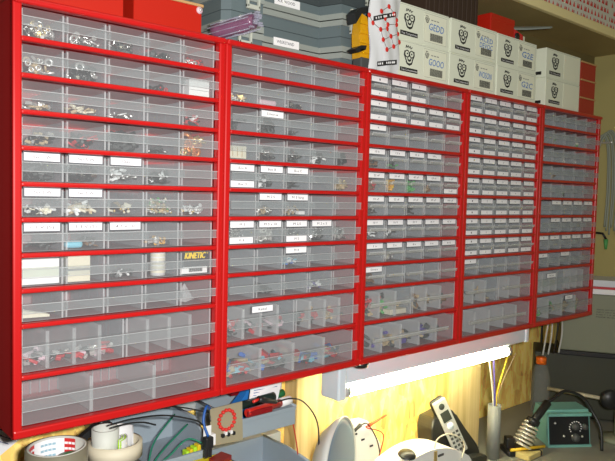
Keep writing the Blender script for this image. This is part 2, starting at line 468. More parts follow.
# ------------------------------------------------------------------ what lies in the drawers
DY = .0085
ROWN = {1: 'top', 2: 'second', 3: 'third', 4: 'fourth', 5: 'fifth', 6: 'sixth', 7: 'seventh', 8: 'eighth', 9: 'ninth', 10: 'tenth', 11: 'bottom'}
COLN = ['first', 'second', 'third', 'fourth', 'last']
def where(ci, r, c):
    if r == 11: return 'in the bottom drawer of the ' + CAB[ci][2]
    if r == 10: return 'in the %s wide drawer, tenth row, %s' % ('first' if c == 0 else 'second', CAB[ci][2])
    return 'in the %s drawer, %s row, %s' % (COLN[c], ROWN[r], CAB[ci][2])
def cell(ci, r, c):
    z0, _ = rowspan(r)
    if r == 11: x0, w = ci * W + POST, IN_W
    elif r == 10: x0, w = ci * W + POST + c * IN_W / 2, IN_W / 2
    else: x0, w = ci * W + POST + c * CW, CW
    return x0 + .004, x0 + w - .004, z0 + .0022
def heap(ci, r, c, what, mats, kinds, n=26, hgt=.010, size=.006, name='loose_hardware', cat='hardware', x_from=0, x_to=1):
    """a heap of tiny loose pieces nobody could count, lying on the drawer floor behind its front"""
    x0, x1, z0 = cell(ci, r, c)
    x0, x1 = x0 + (x1 - x0) * x_from, x0 + (x1 - x0) * x_to
    R = random.Random(ci * 997 + r * 31 + c); n = int(n * 1.7) + 4; hgt *= 1.35
    b = MB()
    for i in range(n):
        k = R.choice(kinds); m = R.choice(mats)
        s = size * R.uniform(.6, 1.15)
        lim = s * 1.5 + .0015
        p = Vector((R.uniform(x0 + min(lim, .012) + .002, x1 - min(lim, .009)), .007 + lim + abs(R.gauss(0, .012)), z0 + s * .5 + .001 + R.random() ** 1.4 * hgt))
        b.M = Matrix.Translation(p) @ Euler((R.uniform(-.5, .5), R.uniform(-.5, .5), R.uniform(0, 6.3))).to_matrix().to_4x4()
        if k == 'screw':
            b.tube([(-s, 0, 0), (s, 0, 0)], s * .17, m, 6); b.tube([(s, 0, 0), (s * 1.3, 0, 0)], s * .4, m, 8)
        elif k == 'ring':
            b.M = Matrix.Translation(p) @ Euler((PI / 2 + R.uniform(-.5, .5), 0, R.uniform(-.5, .5))).to_matrix().to_4x4()
            b.lathe([(s * .45, -s * .15), (s, -s * .15), (s, s * .15), (s * .45, s * .15), (s * .45, -s * .15)], (0, 0, 0), m, n=12)
        elif k == 'block': b.box(-s * .8, s * .8, -s * .5, s * .5, -s * .4, s * .4, m, s * .08, 1)
        elif k == 'rod': b.tube([(-s * 1.4, 0, 0), (s * 1.4, 0, 0)], s * .28, m, 7)
        elif k == 'ball': b.lathe([(0, -s * .4), (s * .35, -s * .25), (s * .45, 0), (s * .35, s * .25), (0, s * .4)], (0, 0, 0), m, n=8)
        b.M = Matrix()
    single(name, b, ((x0 + x1) / 2, .03, z0), what + ' ' + where(ci, r, c), cat, 'loose parts in the drawers', 'stuff')
S_ = ['silver', 'bright_metal']; K_ = ['c_black', 'dark_grey']
HEAPS = [
 (0, 1, 0, 'silver nuts and screws heaped', S_ + ['bright_metal', 'gold'], ['screw', 'ring', 'block'], 34, .012, .006),
 (0, 1, 1, 'silver nuts and long bolts', S_, ['screw', 'screw', 'ring'], 18, .006, .009),
 (0, 1, 2, 'black clips with silver glints', K_ + ['silver'], ['ring', 'block'], 22, .010, .006),
 (0, 1, 3, 'a few black rings', K_ + ['silver'], ['ring', 'block'], 10, .004, .006),
 (0, 1, 4, 'red and dark bits', ['c_red', 'c_black', 'bright_metal'], ['rod', 'ring'], 10, .004, .006),
 (0, 2, 0, 'brass and silver hooks', S_ + ['c_tan'], ['rod', 'ring'], 10, .012, .006),
 (0, 2, 1, 'black and silver rings heaped', K_ + ['c_black', 'silver', 'bright_metal'], ['ring', 'ring', 'block'], 30, .012, .007),
 (0, 2, 3, 'a dark red curl', ['c_red', 'c_black'], ['ring'], 3, .003, .006),
 (0, 3, 0, 'tan and silver pieces', ['c_tan', 'bright_metal'], ['rod', 'block'], 9, .006, .005),
 (0, 3, 1, 'white and tan pieces', ['c_cream', 'c_tan'], ['rod', 'block'], 8, .006, .005),
 (0, 3, 2, 'a few pale rods', ['c_white', 'silver'], ['rod'], 6, .004, .005),
 (0, 3, 4, 'red and white plugs', ['c_red', 'c_red', 'c_white', 'c_black'], ['rod', 'block'], 14, .008, .006),
 (0, 4, 0, 'silver and tan connectors', ['c_tan', 'bright_metal', 'c_black'], ['block'], 10, .010, .005),
 (0, 4, 1, 'black plugs with red tips', K_ + ['c_black', 'c_red'], ['block', 'rod'], 22, .011, .006),
 (0, 4, 2, 'blue black plugs', K_, ['block', 'rod'], 44, .015, .008),
 (0, 4, 3, 'a few dark tips', K_ + ['silver'], ['rod'], 4, .003, .005),
 (0, 4, 4, 'copper wire coils', ['copper', 'copper', 'gold'], ['ring', 'rod'], 18, .016, .009),
 (0, 5, 0, 'black chips', K_, ['block'], 46, .014, .008),
 (0, 5, 1, 'black transistors', K_ + ['c_black', 'silver'], ['block'], 46, .014, .008),
 (0, 5, 2, 'white and silver pins', ['c_white', 'bright_metal', 'dark_grey'], ['rod', 'block'], 18, .012, .005),
 (0, 5, 3, 'black sockets', K_ + ['c_black', 'c_white'], ['block', 'rod'], 20, .010, .006),
 (0, 6, 0, 'black and white strips', K_ + ['c_white', 'c_cream'], ['block', 'rod'], 18, .006, .007),
 (0, 6, 1, 'cream sleeves', ['c_cream', 'c_white', 'c_tan'], ['rod'], 14, .008, .008),
 (0, 6, 2, 'cream lamp sockets', ['c_cream', 'gold', 'c_black'], ['block', 'ball'], 10, .008, .006),
 (0, 6, 3, 'green and gold screws heaped', ['gold', 'bright_metal', 'c_green', 'c_tan', 'c_cream'], ['screw', 'screw', 'ball'], 44, .014, .006),
 (0, 6, 4, 'white and gold screws', ['bright_metal', 'gold', 'c_white'], ['screw'], 14, .005, .007),
 (0, 7, 0, 'dark strips', K_ + ['dark_grey'], ['rod'], 6, .003, .008),
 (0, 7, 1, 'black capacitors', K_ + ['c_black', 'c_brown'], ['rod', 'block'], 12, .007, .006, 'loose_hardware', 'hardware', .45, 1),
 (0, 7, 3, 'yellow and silver lugs', ['c_yellow', 'bright_metal', 'dark_grey'], ['ring', 'block'], 12, .005, .005),
 (0, 8, 2, 'black switches with white dots', K_ + ['c_white'], ['block', 'ball'], 14, .005, .005),
 (0, 10, 0, 'dark and pink bits', ['dark_grey', 'c_pink', 'bright_metal', 'c_red'], ['block', 'rod'], 26, .010, .008),
 (1, 2, 0, 'gold pins', ['gold', 'c_tan', 'bright_metal'], ['rod', 'block'], 16, .007, .005),
 (1, 2, 2, 'small dark nuts', K_ + ['silver'], ['ring', 'block'], 12, .005, .005),
 (1, 3, 0, 'one black clamp', K_, ['block'], 4, .012, .006),
 (1, 3, 1, 'black cable clips', K_ + ['c_black', 'silver'], ['rod', 'ring'], 26, .012, .007),
 (1, 3, 2, 'dark pegs', K_ + ['silver'], ['rod'], 8, .006, .005),
 (1, 4, 1, 'black plugs with silver ends', K_ + ['silver'], ['rod', 'block'], 40, .013, .007),
 (1, 4, 2, 'black jacks', K_ + ['silver'], ['block', 'rod'], 32, .010, .007),
 (1, 4, 3, 'black jacks with white ends', K_ + ['c_white'], ['block', 'rod'], 34, .011, .007),
 (1, 4, 4, 'black sleeves', K_, ['block'], 36, .012, .008),
 (1, 5, 1, 'black and white relays', K_ + ['c_white', 'bright_metal'], ['block'], 18, .011, .007),
 (1, 5, 2, 'grey spacers', ['dark_grey', 'silver'], ['rod'], 8, .006, .006),
 (1, 5, 4, 'tan standoffs heaped', ['c_tan', 'gold', 'c_tan'], ['rod', 'block'], 28, .009, .006),
 (1, 6, 1, 'tan washers', ['c_tan', 'silver'], ['ring'], 16, .005, .005),
 (1, 6, 2, 'beige screws', ['c_tan', 'bright_metal'], ['screw'], 18, .005, .006),
 (1, 7, 0, 'short bright screws', S_ + ['bright_metal'], ['screw', 'ball'], 46, .017, .005),
 (1, 7, 1, 'glittering silver screws heaped', S_ + ['bright_metal', 'bright_metal'], ['screw', 'screw', 'ring'], 60, .016, .006),
 (1, 7, 2, 'dark grey screws', ['dark_grey', 'silver'], ['screw'], 30, .010, .006),
 (1, 7, 3, 'silver and dark screws', S_ + ['dark_grey'], ['screw', 'ring'], 46, .012, .006),
 (1, 7, 4, 'silver screws with black ones', S_ + ['c_black', 'bright_metal'], ['screw', 'ring'], 44, .011, .006),
 (1, 8, 2, 'blue caps', ['c_lightblue', 'c_blue', 'c_white'], ['block', 'ball'], 14, .006, .006),
 (1, 9, 1, 'black feet', K_, ['block'], 18, .007, .007),
 (1, 9, 3, 'purple caps with white dots', ['c_purple', 'c_purple', 'c_white'], ['block', 'ball'], 16, .007, .006),
 (1, 10, 0, 'red and grey cable ends', ['c_red', 'dark_grey', 'c_pink'], ['rod', 'block'], 26, .013, .010),
 (1, 10, 1, 'tan and red cable ends', ['c_tan', 'c_red', 'dark_grey'], ['rod', 'block'], 24, .016, .010),
 (1, 11, 0, 'blue, red and grey cable ends', ['c_blue', 'c_lightblue', 'c_red', 'dark_grey', 'c_tan'], ['rod', 'block'], 46, .014, .012),
 (2, 4, 0, 'brown resistors heaped', ['c_brown', 'c_brown', 'c_black'], ['rod', 'block'], 34, .010, .006),
 (2, 4, 1, 'dark green resistors', ['c_green', 'dark_grey'], ['rod'], 16, .005, .006),
 (2, 5, 0, 'red capacitors heaped', ['c_red', 'c_red', 'c_brown'], ['ball', 'block'], 50, .013, .007),
 (2, 5, 1, 'yellow and orange capacitors heaped', ['c_yellow', 'c_yellow', 'term_yellow'], ['ball', 'block'], 50, .014, .007),
 (2, 5, 2, 'green capacitors heaped', ['c_green', 'c_green'], ['block'], 40, .013, .007),
 (2, 5, 3, 'brown capacitors', ['c_tan', 'c_brown'], ['ball', 'block'], 26, .008, .006),
 (2, 6, 0, 'grey cans', ['dark_grey', 'silver'], ['rod'], 20, .010, .006),
 (2, 6, 2, 'dark cans', K_, ['rod'], 14, .008, .006),
 (2, 7, 0, 'white and grey cans', ['c_white', 'dark_grey'], ['rod'], 10, .006, .006),
 (2, 7, 1, 'white strips', ['c_white', 'c_white', 'dark_grey'], ['rod'], 10, .005, .009),
 (2, 8, 1, 'pale nuts', ['bright_metal', 'c_cream'], ['ring'], 10, .004, .006),
 (2, 9, 0, 'dark brown coils', ['c_brown', 'dark_grey', 'c_brown'], ['ring', 'block'], 32, .010, .007),
 (2, 10, 0, 'red and green cable pieces', ['c_red', 'c_tan', 'c_green', 'dark_grey'], ['rod'], 30, .022, .012),
 (2, 10, 1, 'grey and brown cable pieces', ['c_brown', 'dark_grey', 'c_tan'], ['rod'], 26, .020, .012),
 (2, 11, 0, 'grey and blue cable pieces', ['dark_grey', 'c_purple', 'c_tan'], ['rod', 'block'], 44, .016, .012),
 (3, 10, 0, 'dark coils of wire', ['dark_grey', 'c_tan'], ['rod', 'ring'], 20, .016, .010),
 (4, 1, 0, 'yellow and green beads', ['c_yellow', 'c_green', 'c_tan'], ['ball', 'block'], 30, .012, .007),
 (4, 2, 1, 'green and brown parts', ['c_green', 'c_brown', 'c_tan'], ['block', 'rod'], 26, .010, .007),
 (4, 2, 3, 'pale green parts', ['c_green', 'c_cream'], ['block'], 18, .008, .006),
 (4, 3, 0, 'white and silver lugs', ['c_white', 'bright_metal'], ['ring', 'block'], 20, .009, .007),
 (4, 3, 2, 'white clips', ['c_white', 'c_cream'], ['block'], 16, .010, .007),
 (4, 3, 3, 'white connector shells', ['c_white', 'bright_metal'], ['block', 'ball'], 20, .009, .007),
 (4, 4, 1, 'brown parts', ['c_brown', 'c_tan'], ['block'], 20, .008, .006),
 (4, 5, 2, 'dark green parts', ['c_green', 'dark_grey'], ['block'], 22, .009, .006),
 (4, 10, 0, 'tan and green coils', ['c_tan', 'c_green', 'dark_grey'], ['ring', 'rod'], 26, .018, .012),
 (4, 11, 0, 'green and grey cable ends', ['c_green', 'dark_grey', 'c_tan'], ['rod', 'ring'], 40, .018, .012),
]
for a in HEAPS: heap(*a)

def in_box(name, ci, r, c, fx0, fx1, hz, m, label, cat, dy=.03, bev=.0008, y0=.0075, z_up=0):
    x0, x1, z0 = cell(ci, r, c); w = x1 - x0
    b = MB(); b.box(x0 + w * fx0, x0 + w * fx1, y0, y0 + dy, z0 + z_up, z0 + z_up + hz, m, bev)
    return b, (x0 + w * (fx0 + fx1) / 2, y0 + dy / 2, z0)
b, o = in_box('x', 0, 2, 4, .22, .93, .024, 'c_white', '', ''); b.box(*[o[0] - .018, o[0] + .018, .0071, .0075, o[2] + .008, o[2] + .0085], 'ink_grey')
single('small_box', b, o, 'small white box ' + where(0, 2, 4), 'box')
b, o = in_box('x', 0, 8, 0, .0, .97, .033, 'c_white', '', '')
b.box(o[0] - .023, o[0] + .023, .0070, .0075, o[2] + .010, o[2] + .022, 'carton_white')
single('small_box', b, o, 'bright white box filling its drawer, eighth row, leftmost cabinet', 'box')
b, o = in_box('x', 0, 8, 1, .04, .66, .035, 'c_cream', '', ''); b.box(o[0] - .0155, o[0] + .0155, .0072, .0075, o[2] + .015, o[2] + .018, 'ink_grey')
single('small_box', b, o, 'cream coloured box ' + where(0, 8, 1), 'box')
x0, x1, z0 = cell(0, 7, 1)
b = MB(); b.M = Matrix.Translation((x0 + .0115, .016, z0 + .0052)); b.box(-.0125, .0125, -.006, .006, -.005, .005, 'c_lightblue', .0045, 3)
single('eraser', b, (x0 + .0115, .016, z0), 'light blue rounded block ' + where(0, 7, 1), 'block')
x0, x1, z0 = cell(0, 8, 3)
b = MB(); xc = x0 + .026
b.lathe([(0, 0), (.011, 0), (.011, .034), (.007, .034), (.007, .030), (0, .030)], (xc, .020, z0), 'c_white', n=24)
for k in range(5): b.lathe([(.0111, .004 + k * .006), (.0114, .006 + k * .006), (.0111, .008 + k * .006)], (xc, .020, z0), 'c_cream', n=24)
single('white_spool', b, (xc, .02, z0), 'white ribbed roll standing upright ' + where(0, 8, 3), 'roll')
# black box with yellow lettering, its barcode strip below
x0, x1, z0 = cell(0, 8, 4)
t = thing('product_box', 'black box with big yellow lettering and white barcode strip in the leftmost cabinet', 'box', ((x0 + x1) / 2, .02, z0))
oo = ((x0 + x1) / 2, .02, z0)
MB().box(x0 - .002, x1 + .001, .0075, .04, z0, z0 + .035, 'kinetic_black', .0006).build('carton', t, oo)
b = MB()
for q in range(4): b.text('KINETIC', (x0 + .006 + q * .0004, .0070 - q * .0001, z0 + .0232 + (q % 2) * .0004), (1, 0, 0), (.18, 0, 1), .0095, 'kinetic_yellow', .035)
b.lathe([(.0005, 0), (.0011, 0)], (x0 + .0465, .0070, z0 + .031), 'kinetic_yellow', axis=(0, -1, 0), n=10)
b.build('lettering', t, oo)
b = MB(); b.box(x0 - .001, x0 + .046, .0068, .0075, z0 + .0005, z0 + .0105, 'c_white')
xx = x0 + .014
for k in range(20):
    w_ = .0004 + .0006 * ((k * 7) % 3) / 2; b.box(xx, xx + w_, .0064, .0068, z0 + .003, z0 + .0088, 'ink_black'); xx += w_ + .0005
b.build('barcode_strip', t, oo)
# crumpled clear bag
x0, x1, z0 = cell(0, 9, 4)
b = MB(); R = random.Random(3)
top = b._v((x0 + .012, .016, z0 + .030)); ring = [b._v((x0 + .016 + .017 * math.cos(a) + R.uniform(-.002, .002), .024 + .014 * math.sin(a), z0 + .001 + R.uniform(0, .004))) for a in [k * PI / 5 for k in range(10)]]
mid = [b._v((x0 + .014 + .010 * math.cos(a) + R.uniform(-.004, .004), .020 + .009 * math.sin(a), z0 + .016 + R.uniform(-.004, .004))) for a in [k * PI / 5 for k in range(10)]]
for k in range(10):
    b.face([ring[k], ring[(k + 1) % 10], mid[(k + 1) % 10], mid[k]], 'film_clear'); b.face([mid[k], mid[(k + 1) % 10], top], 'film_clear')
single('plastic_bag', b, (x0 + .016, .02, z0), 'crumpled clear plastic bag ' + where(0, 9, 4), 'bag')
b = MB(); x0, x1, z0 = cell(0, 9, 0)
for k in range(3): b.prism([(x0 + .002, .010 + k * .006, z0 + .002), (x0 + .036, .010 + k * .006, z0 + .001), (x0 + .036, .010 + k * .006, z0 + .004), (x0 + .002, .010 + k * .006, z0 + .012)], (0, .003, 0), 'c_cream')
single('paper_strip_stack', b, (x0 + .02, .018, z0), 'cream paper strips leaning ' + where(0, 9, 0), 'paper')
b, o = in_box('x', 1, 2, 1, .08, .80, .009, 'c_pink', '', '', .02, .003)
single('foam_strip', b, o, 'pinkish white strip ' + where(1, 2, 1), 'strip')
b, o = in_box('x', 1, 4, 0, .0, .75, .020, 'c_cream', '', '', .03)
for k in range(4): b.box(o[0] - .018 + k * .009, o[0] - .0165 + k * .009, .0071, .0075, o[2] + .003, o[2] + .017, 'c_tan')
single('small_box', b, o, 'cream ribbed box ' + where(1, 4, 0), 'box')
b, o = in_box('x', 1, 6, 2, .72, .99, .006, 'c_white', '', '', .01)
single('paper_tag', b, o, 'tiny white tag ' + where(1, 6, 2), 'tag')
b, o = in_box('x', 2, 10, 0, .62, .98, .010, 'c_cream', '', '', .02)
single('paper_tag', b, o, 'white slip of paper ' + where(2, 10, 0), 'paper')

# ------------------------------------------------------------------ on top of the cabinets
DY = 0.0
def open_bin(name, x0, x1, y0, y1, z0, z1, m, label, cat, group=None, rim=None, studs=False):
    o = ((x0 + x1) / 2, (y0 + y1) / 2, z0)
    t = thing(name, label, cat, o, group)
    b = MB(); k = .002
    b.box(x0, x1, y0, y0 + k, z0, z1, m, .0006, 1); b.box(x0, x1, y1 - k, y1, z0, z1, m)
    b.box(x0, x0 + k, y0 + k, y1 - k, z0, z1, m); b.box(x1 - k, x1, y0 + k, y1 - k, z0, z1, m); b.box(x0 + k, x1 - k, y0 + k, y1 - k, z0, z0 + k, m)
    b.build('tray', t, o)
    if rim:
        b = MB(); b.box(x0 - .002, x1 + .002, y0 - .003, y0 + .001, z1 - .003, z1 + .001, rim, .001); b.box(x1 - .001, x1 + .003, y0, y1, z1 - .003, z1 + .001, rim)
        b.build('rim', t, o)
    return t, o
Zt = H + .001
open_bin('red_bin', .012, .148, .012, .15, Zt, Zt + .075, 'bin_red', 'wide red bin on the leftmost cabinet, cut by the top of the frame', 'bin', 'red bins on the leftmost cabinet')
t, o = open_bin('red_bin', .172, .283, .03, .15, Zt, Zt + .050, 'bin_red', 'red bin with a tan rim and white rivet next to the dark gap', 'bin', 'red bins on the leftmost cabinet', 'edge_tan')
b = MB(); b.lathe([(0, .003), (.003, .0028), (.0055, .001), (.0055, 0)], (.279, .0298, Zt + .042), 'c_pink', axis=(0, -1, 0), n=16); b.lathe([(0, .0045), (.002, .004), (.0025, .0028)], (.279, .0298, Zt + .042), 'bright_metal', axis=(0, -1, 0), n=12)
b.build('rivet', t, o)
for k, l in enumerate(('bottom red bin of the stack beside the white cartons, far right', 'middle red bin of the stack beside the white cartons, far right', 'top red bin of the stack beside the white cartons, far right')):
    open_bin('red_bin', 1.452, 1.535, .018, .13, Zt + k * .0475, Zt + k * .0475 + .046, 'bin_red_dark', l, 'bin', 'stacked red bins', 'edge_tan')

# grey tool cases: latched fronts either side of a recessed handle
def latch(x, y, z):
    b = MB(); h = .042
    for dx in (-.013, .009): b.box(x + dx, x + dx + .004, y - .006, y, z - h * .55, z + h * .45, 'latch_grey', .001)
    b.box(x - .013, x + .013, y - .007, y, z + h * .28, z + h * .5, 'latch_grey', .0015); b.box(x - .013, x + .013, y - .006, y, z - h * .6, z - h * .42, 'latch_grey', .0012)
    return b
def tool_case(z0, z1, x0, x1, yf, label, labtxt, mbody, mrim, latches, lab_z):
    yb = .193; rx0, rx1, rd = x0 + .075, x0 + .255, .045
    o = ((x0 + x1) / 2, (yf + yb) / 2, z0)
    t = thing('tool_case', label, 'tool case', o, 'stacked grey tool cases')
    def outline(g, yb=yb):
        c = .012
        return [(x0 - g + c, yf - g), (rx0, yf - g), (rx0 + .006, yf + rd - g), (rx1 - .016, yf + rd - g), (rx1, yf - g), (x1 + g - c, yf - g), (x1 + g, yf - g + c), (x1 + g, yb), (x0 - g, yb), (x0 - g, yf - g + c)]
    zs = z0 + (z1 - z0) * .52
    b = MB(); b.prism([(x, y, z0) for x, y in outline(0)], (0, 0, zs - z0 - .001), mbody); b.prism([(x, y, zs - .011) for x, y in outline(.004, yb)], (0, 0, .010), mrim)
    b.build('base_shell', t, o)
    b = MB(); b.prism([(x, y, zs + .001) for x, y in outline(0)], (0, 0, z1 - zs - .002), mbody); b.prism([(x, y, zs + .001) for x, y in outline(.004, yb)], (0, 0, .010), mrim)
    b.build('lid', t, o)
    for lx in latches: latch(lx, yf - .004, zs).build('latch', t, o)
    b = MB(); hx0, hx1 = rx0 + .03, rx1 - .04
    b.tube(spline([(hx0, yf + rd, zs - .004), (hx0, yf + .012, zs - .004), (hx0 + .012, yf + .004, zs - .004), (hx1 - .012, yf + .004, zs - .004), (hx1, yf + .012, zs - .004), (hx1, yf + rd, zs - .004)], 4), .004, mbody, 8)
    if labtxt:
        b = MB(); lx = rx0 + .055; b.box(lx, lx + .058, yf + rd - .0055, yf + rd - .0035, z0 + lab_z, z0 + lab_z + .014, 'paper_white')
        b.text(labtxt, (lx + .006, yf + rd - .006, z0 + lab_z + .0045), (1, 0, 0), (0, 0, 1), .0055, 'label_ink', .040)
        b.build('label_card', t, o)
    return t
tool_case(Zt, Zt + .060, .335, .684, .045, 'bottom grey tool case of the stack, white label low in its handle recess', 'WEERSTAND', 'case_grey', 'case_light', (.37, .655), .030)
tool_case(Zt + .060, Zt + .120, .335, .684, .045, 'middle grey tool case of the stack, white label high in its handle recess', 'A.R. WOOD', 'case_grey', 'case_light', (.385, .62, .67), .042)
tool_case(Zt + .120, Zt + .180, .335, .684, .045, 'top dark tool case of the stack, mostly beyond the frame', '', 'case_dark', 'case_light', (.38, .66), .03)
# rolled bag
b = MB(); p0, p1 = Vector((.306, .032, Zt + .0135)), Vector((.342, -.026, Zt + .0270))
R = random.Random(5)
b.tube([p0 + (p1 - p0) * k / 8 + Vector((0, 0, .0012 * math.sin(k * 2))) for k in range(9)], .0115, 'roll_purple', 12)
for k in range(9):
    a = k * 2 * PI / 9; v = Vector((math.cos(a), 0, math.sin(a))) * .0125
    b.tube([p0 + v, p1 + v * 1.1 + Vector((R.uniform(-.002, .002), 0, 0))], .0012, 'roll_clear', 5)
for k in range(14):
    a = R.uniform(0, 6.28); rr = R.uniform(.002, .014); c = p1 + Vector((math.cos(a) * rr, -.002, math.sin(a) * rr))
    b.box(c.x - .004, c.x + .004, c.y - .004, c.y + .002, c.z - .001, c.z + .002, 'roll_clear', .0008, 1)
single('rolled_bag', b, (.33, 0, Zt), 'rolled up clear and purple plastic bag sticking out beneath the grey cases', 'bag')
# amber plastic clamp with black jaws
t = thing('amber_clamp', 'orange amber plastic clamp with black jaws standing beside the grey cases', 'clamp', (.626, .016, Zt)); o = (.626, .016, Zt)
AM = Matrix.Translation((-.001, .0065, .006))
b = MB(); b.M = AM; b.prism([(.606, .002, Zt + .012), (.640, .002, Zt + .012), (.634, .002, Zt + .045), (.622, .002, Zt + .088), (.608, .002, Zt + .092), (.603, .002, Zt + .055)], (0, .020, 0), 'amber')
for k in range(4): b.box(.604, .632, -.001, .003, Zt + .022 + k * .017, Zt + .029 + k * .017, 'amber', .001)
b.build('amber_body', t, o)
b = MB(); b.M = AM; b.prism([(.586, -.002, Zt + .088), (.600, -.002, Zt + .100), (.625, -.002, Zt + .107), (.628, -.002, Zt + .098), (.604, -.002, Zt + .090), (.590, -.002, Zt + .070)], (0, .022, 0), 'black_plastic'); b.build('jaw', t, o)
b = MB(); b.M = AM; b.prism([(.588, -.001, Zt + .024), (.606, -.001, Zt + .034), (.620, -.001, Zt + .036), (.618, -.001, Zt + .028), (.600, -.001, Zt + .020)], (0, .02, 0), 'black_plastic'); b.build('jaw', t, o)
b = MB(); b.M = AM; b.box(.606, .644, -.001, .022, Zt - .006, Zt + .014, 'dark_grey', .003); b.build('foot', t, o)
# printed bag in front of the cartons
o = (.69, .02, Zt)
t = thing('printed_bag', 'white plastic bag printed with a red ball-and-line lattice on the middle cabinet', 'bag', (.66, .012, Zt)); o = (.66, .012, Zt)
b = MB(); nx, nz = 10, 14; G = []
R = random.Random(11)
def bagp(u, v, s):
    puff = math.sin(PI * min(1, max(0, u))) ** .6 * math.sin(PI * min(1, max(0, v * .85 + .1))) ** .5
    return Vector((.619 + u * .080 + .003 * math.sin(v * 9), .0005 - s * (.0003 + (.007 if s > 0 else .0012) * puff) - (.002 * math.sin(u * 13 + v * 7) if s > 0 else 0), Zt + v * .165))
for s in (1, -1):
    g = [[b._v(bagp(i / nx, j / nz, s)) for j in range(nz + 1)] for i in range(nx + 1)]
    for i in range(nx):
        for j in range(nz): b.face([g[i][j], g[i + 1][j], g[i + 1][j + 1], g[i][j + 1]], 'bag_film', True)
bmesh.ops.remove_doubles(b.bm, verts=b.bm.verts[:], dist=.0003)
b.build('film', t, o)
b = MB()
def on_bag(u, v): return bagp(u, v, 1) + Vector((0, -.0006, 0))
BX = lambda p: ((p[0] - .5) * 1.0 + .5, p[1])
balls = [(.55, .72), (.30, .64), (.72, .65), (.46, .575), (.88, .60), (.88, .545), (.58, .52), (.12, .50), (.30, .44), (.55, .47), (.98, .455), (.68, .40), (.36, .335), (1.04, .37), (.76, .295), (.46, .235), (.02, .58)]
links = [(0, 1), (0, 2), (2, 3), (1, 3), (2, 4), (4, 5), (5, 6), (3, 6), (6, 9), (8, 9), (7, 8), (5, 10), (10, 11), (8, 12), (11, 12), (9, 11), (10, 13), (13, 14), (14, 15), (12, 15), (11, 14), (7, 16)]
for i, j in links:
    (u0, v0), (u1, v1) = balls[i], balls[j]
    b.tube([on_bag(u0 + (u1 - u0) * k / 5, v0 + (v1 - v0) * k / 5) for k in range(6)], .0006, 'print_line', 4)
for u, v in balls: b.lathe([(0, .0012), (.0035, .0009), (.0046, 0)], on_bag(u, v), 'print_red', axis=(0, -1, 0), n=12)
b.build('printed_lattice', t, o)
for (u0, v0, u1, v1) in ((.12, .545, .80, .655), (.22, .06, .88, .13)):
    b = MB()
    n_ = 8; ps = [(u0 + (u1 - u0) * k / n_, v0 + (v1 - v0) * k / n_) for k in range(n_ + 1)]
    lo = [b._v(on_bag(u, v) + Vector((0, -.0004, -.0045))) for u, v in ps]; hi = [b._v(on_bag(u, v) + Vector((0, -.0004, .0045))) for u, v in ps]
    for k in range(n_): b.face([lo[k], lo[k + 1], hi[k + 1], hi[k]], 'ink_black')
    for k in range(1, 12):
        f = k / 12.5; p = on_bag(u0 + (u1 - u0) * f, v0 + (v1 - v0) * f)
        if k % 4: b.box(p.x - .0013, p.x + .0009, p.y - .0016, p.y - .0009, p.z - .0018, p.z + .0018, 'paper_white')
    b.build('name_strip', t, o)

# white cartons with a face mark, black name strip and barcode sticker
def face_mark(b, x, z, s, y):
    def st(pts, r=.0011): b.tube([(x + px * s, y, z + pz * s) for px, pz in pts], r * s / .03, 'ink_black', 4)
    circ = lambda cx, cz, r, a0=0, a1=2 * PI, n=12: [(cx + r * math.cos(a0 + (a1 - a0) * k / n), cz + r * math.sin(a0 + (a1 - a0) * k / n)) for k in range(n + 1)]
    st([(-.36, .82), (-.30, 1.0), (-.22, .86), (-.12, 1.0), (-.05, .84), (.06, .98), (.14, .82), (.28, .92)])
    st(circ(-.22, .46, .22)); st(circ(.25, .46, .22)); st(circ(.02, .16, .17)); st(circ(0, .30, .48, -2.3, -.8))
    st([(-.45, .62), (-.50, .35), (-.34, .1), (-.2, -.18), (.05, -.26), (.26, -.16), (.36, .12), (.5, .4), (.46, .66)], .0015)
    st([(-.12, .12), (.02, .04), (.16, .12)]); b.box(x - .26 * s, x - .14 * s, y - .0003, y, z + .42 * s, z + .52 * s, 'ink_black'); b.box(x + .18 * s, x + .3 * s, y - .0003, y, z + .42 * s, z + .52 * s, 'ink_black')
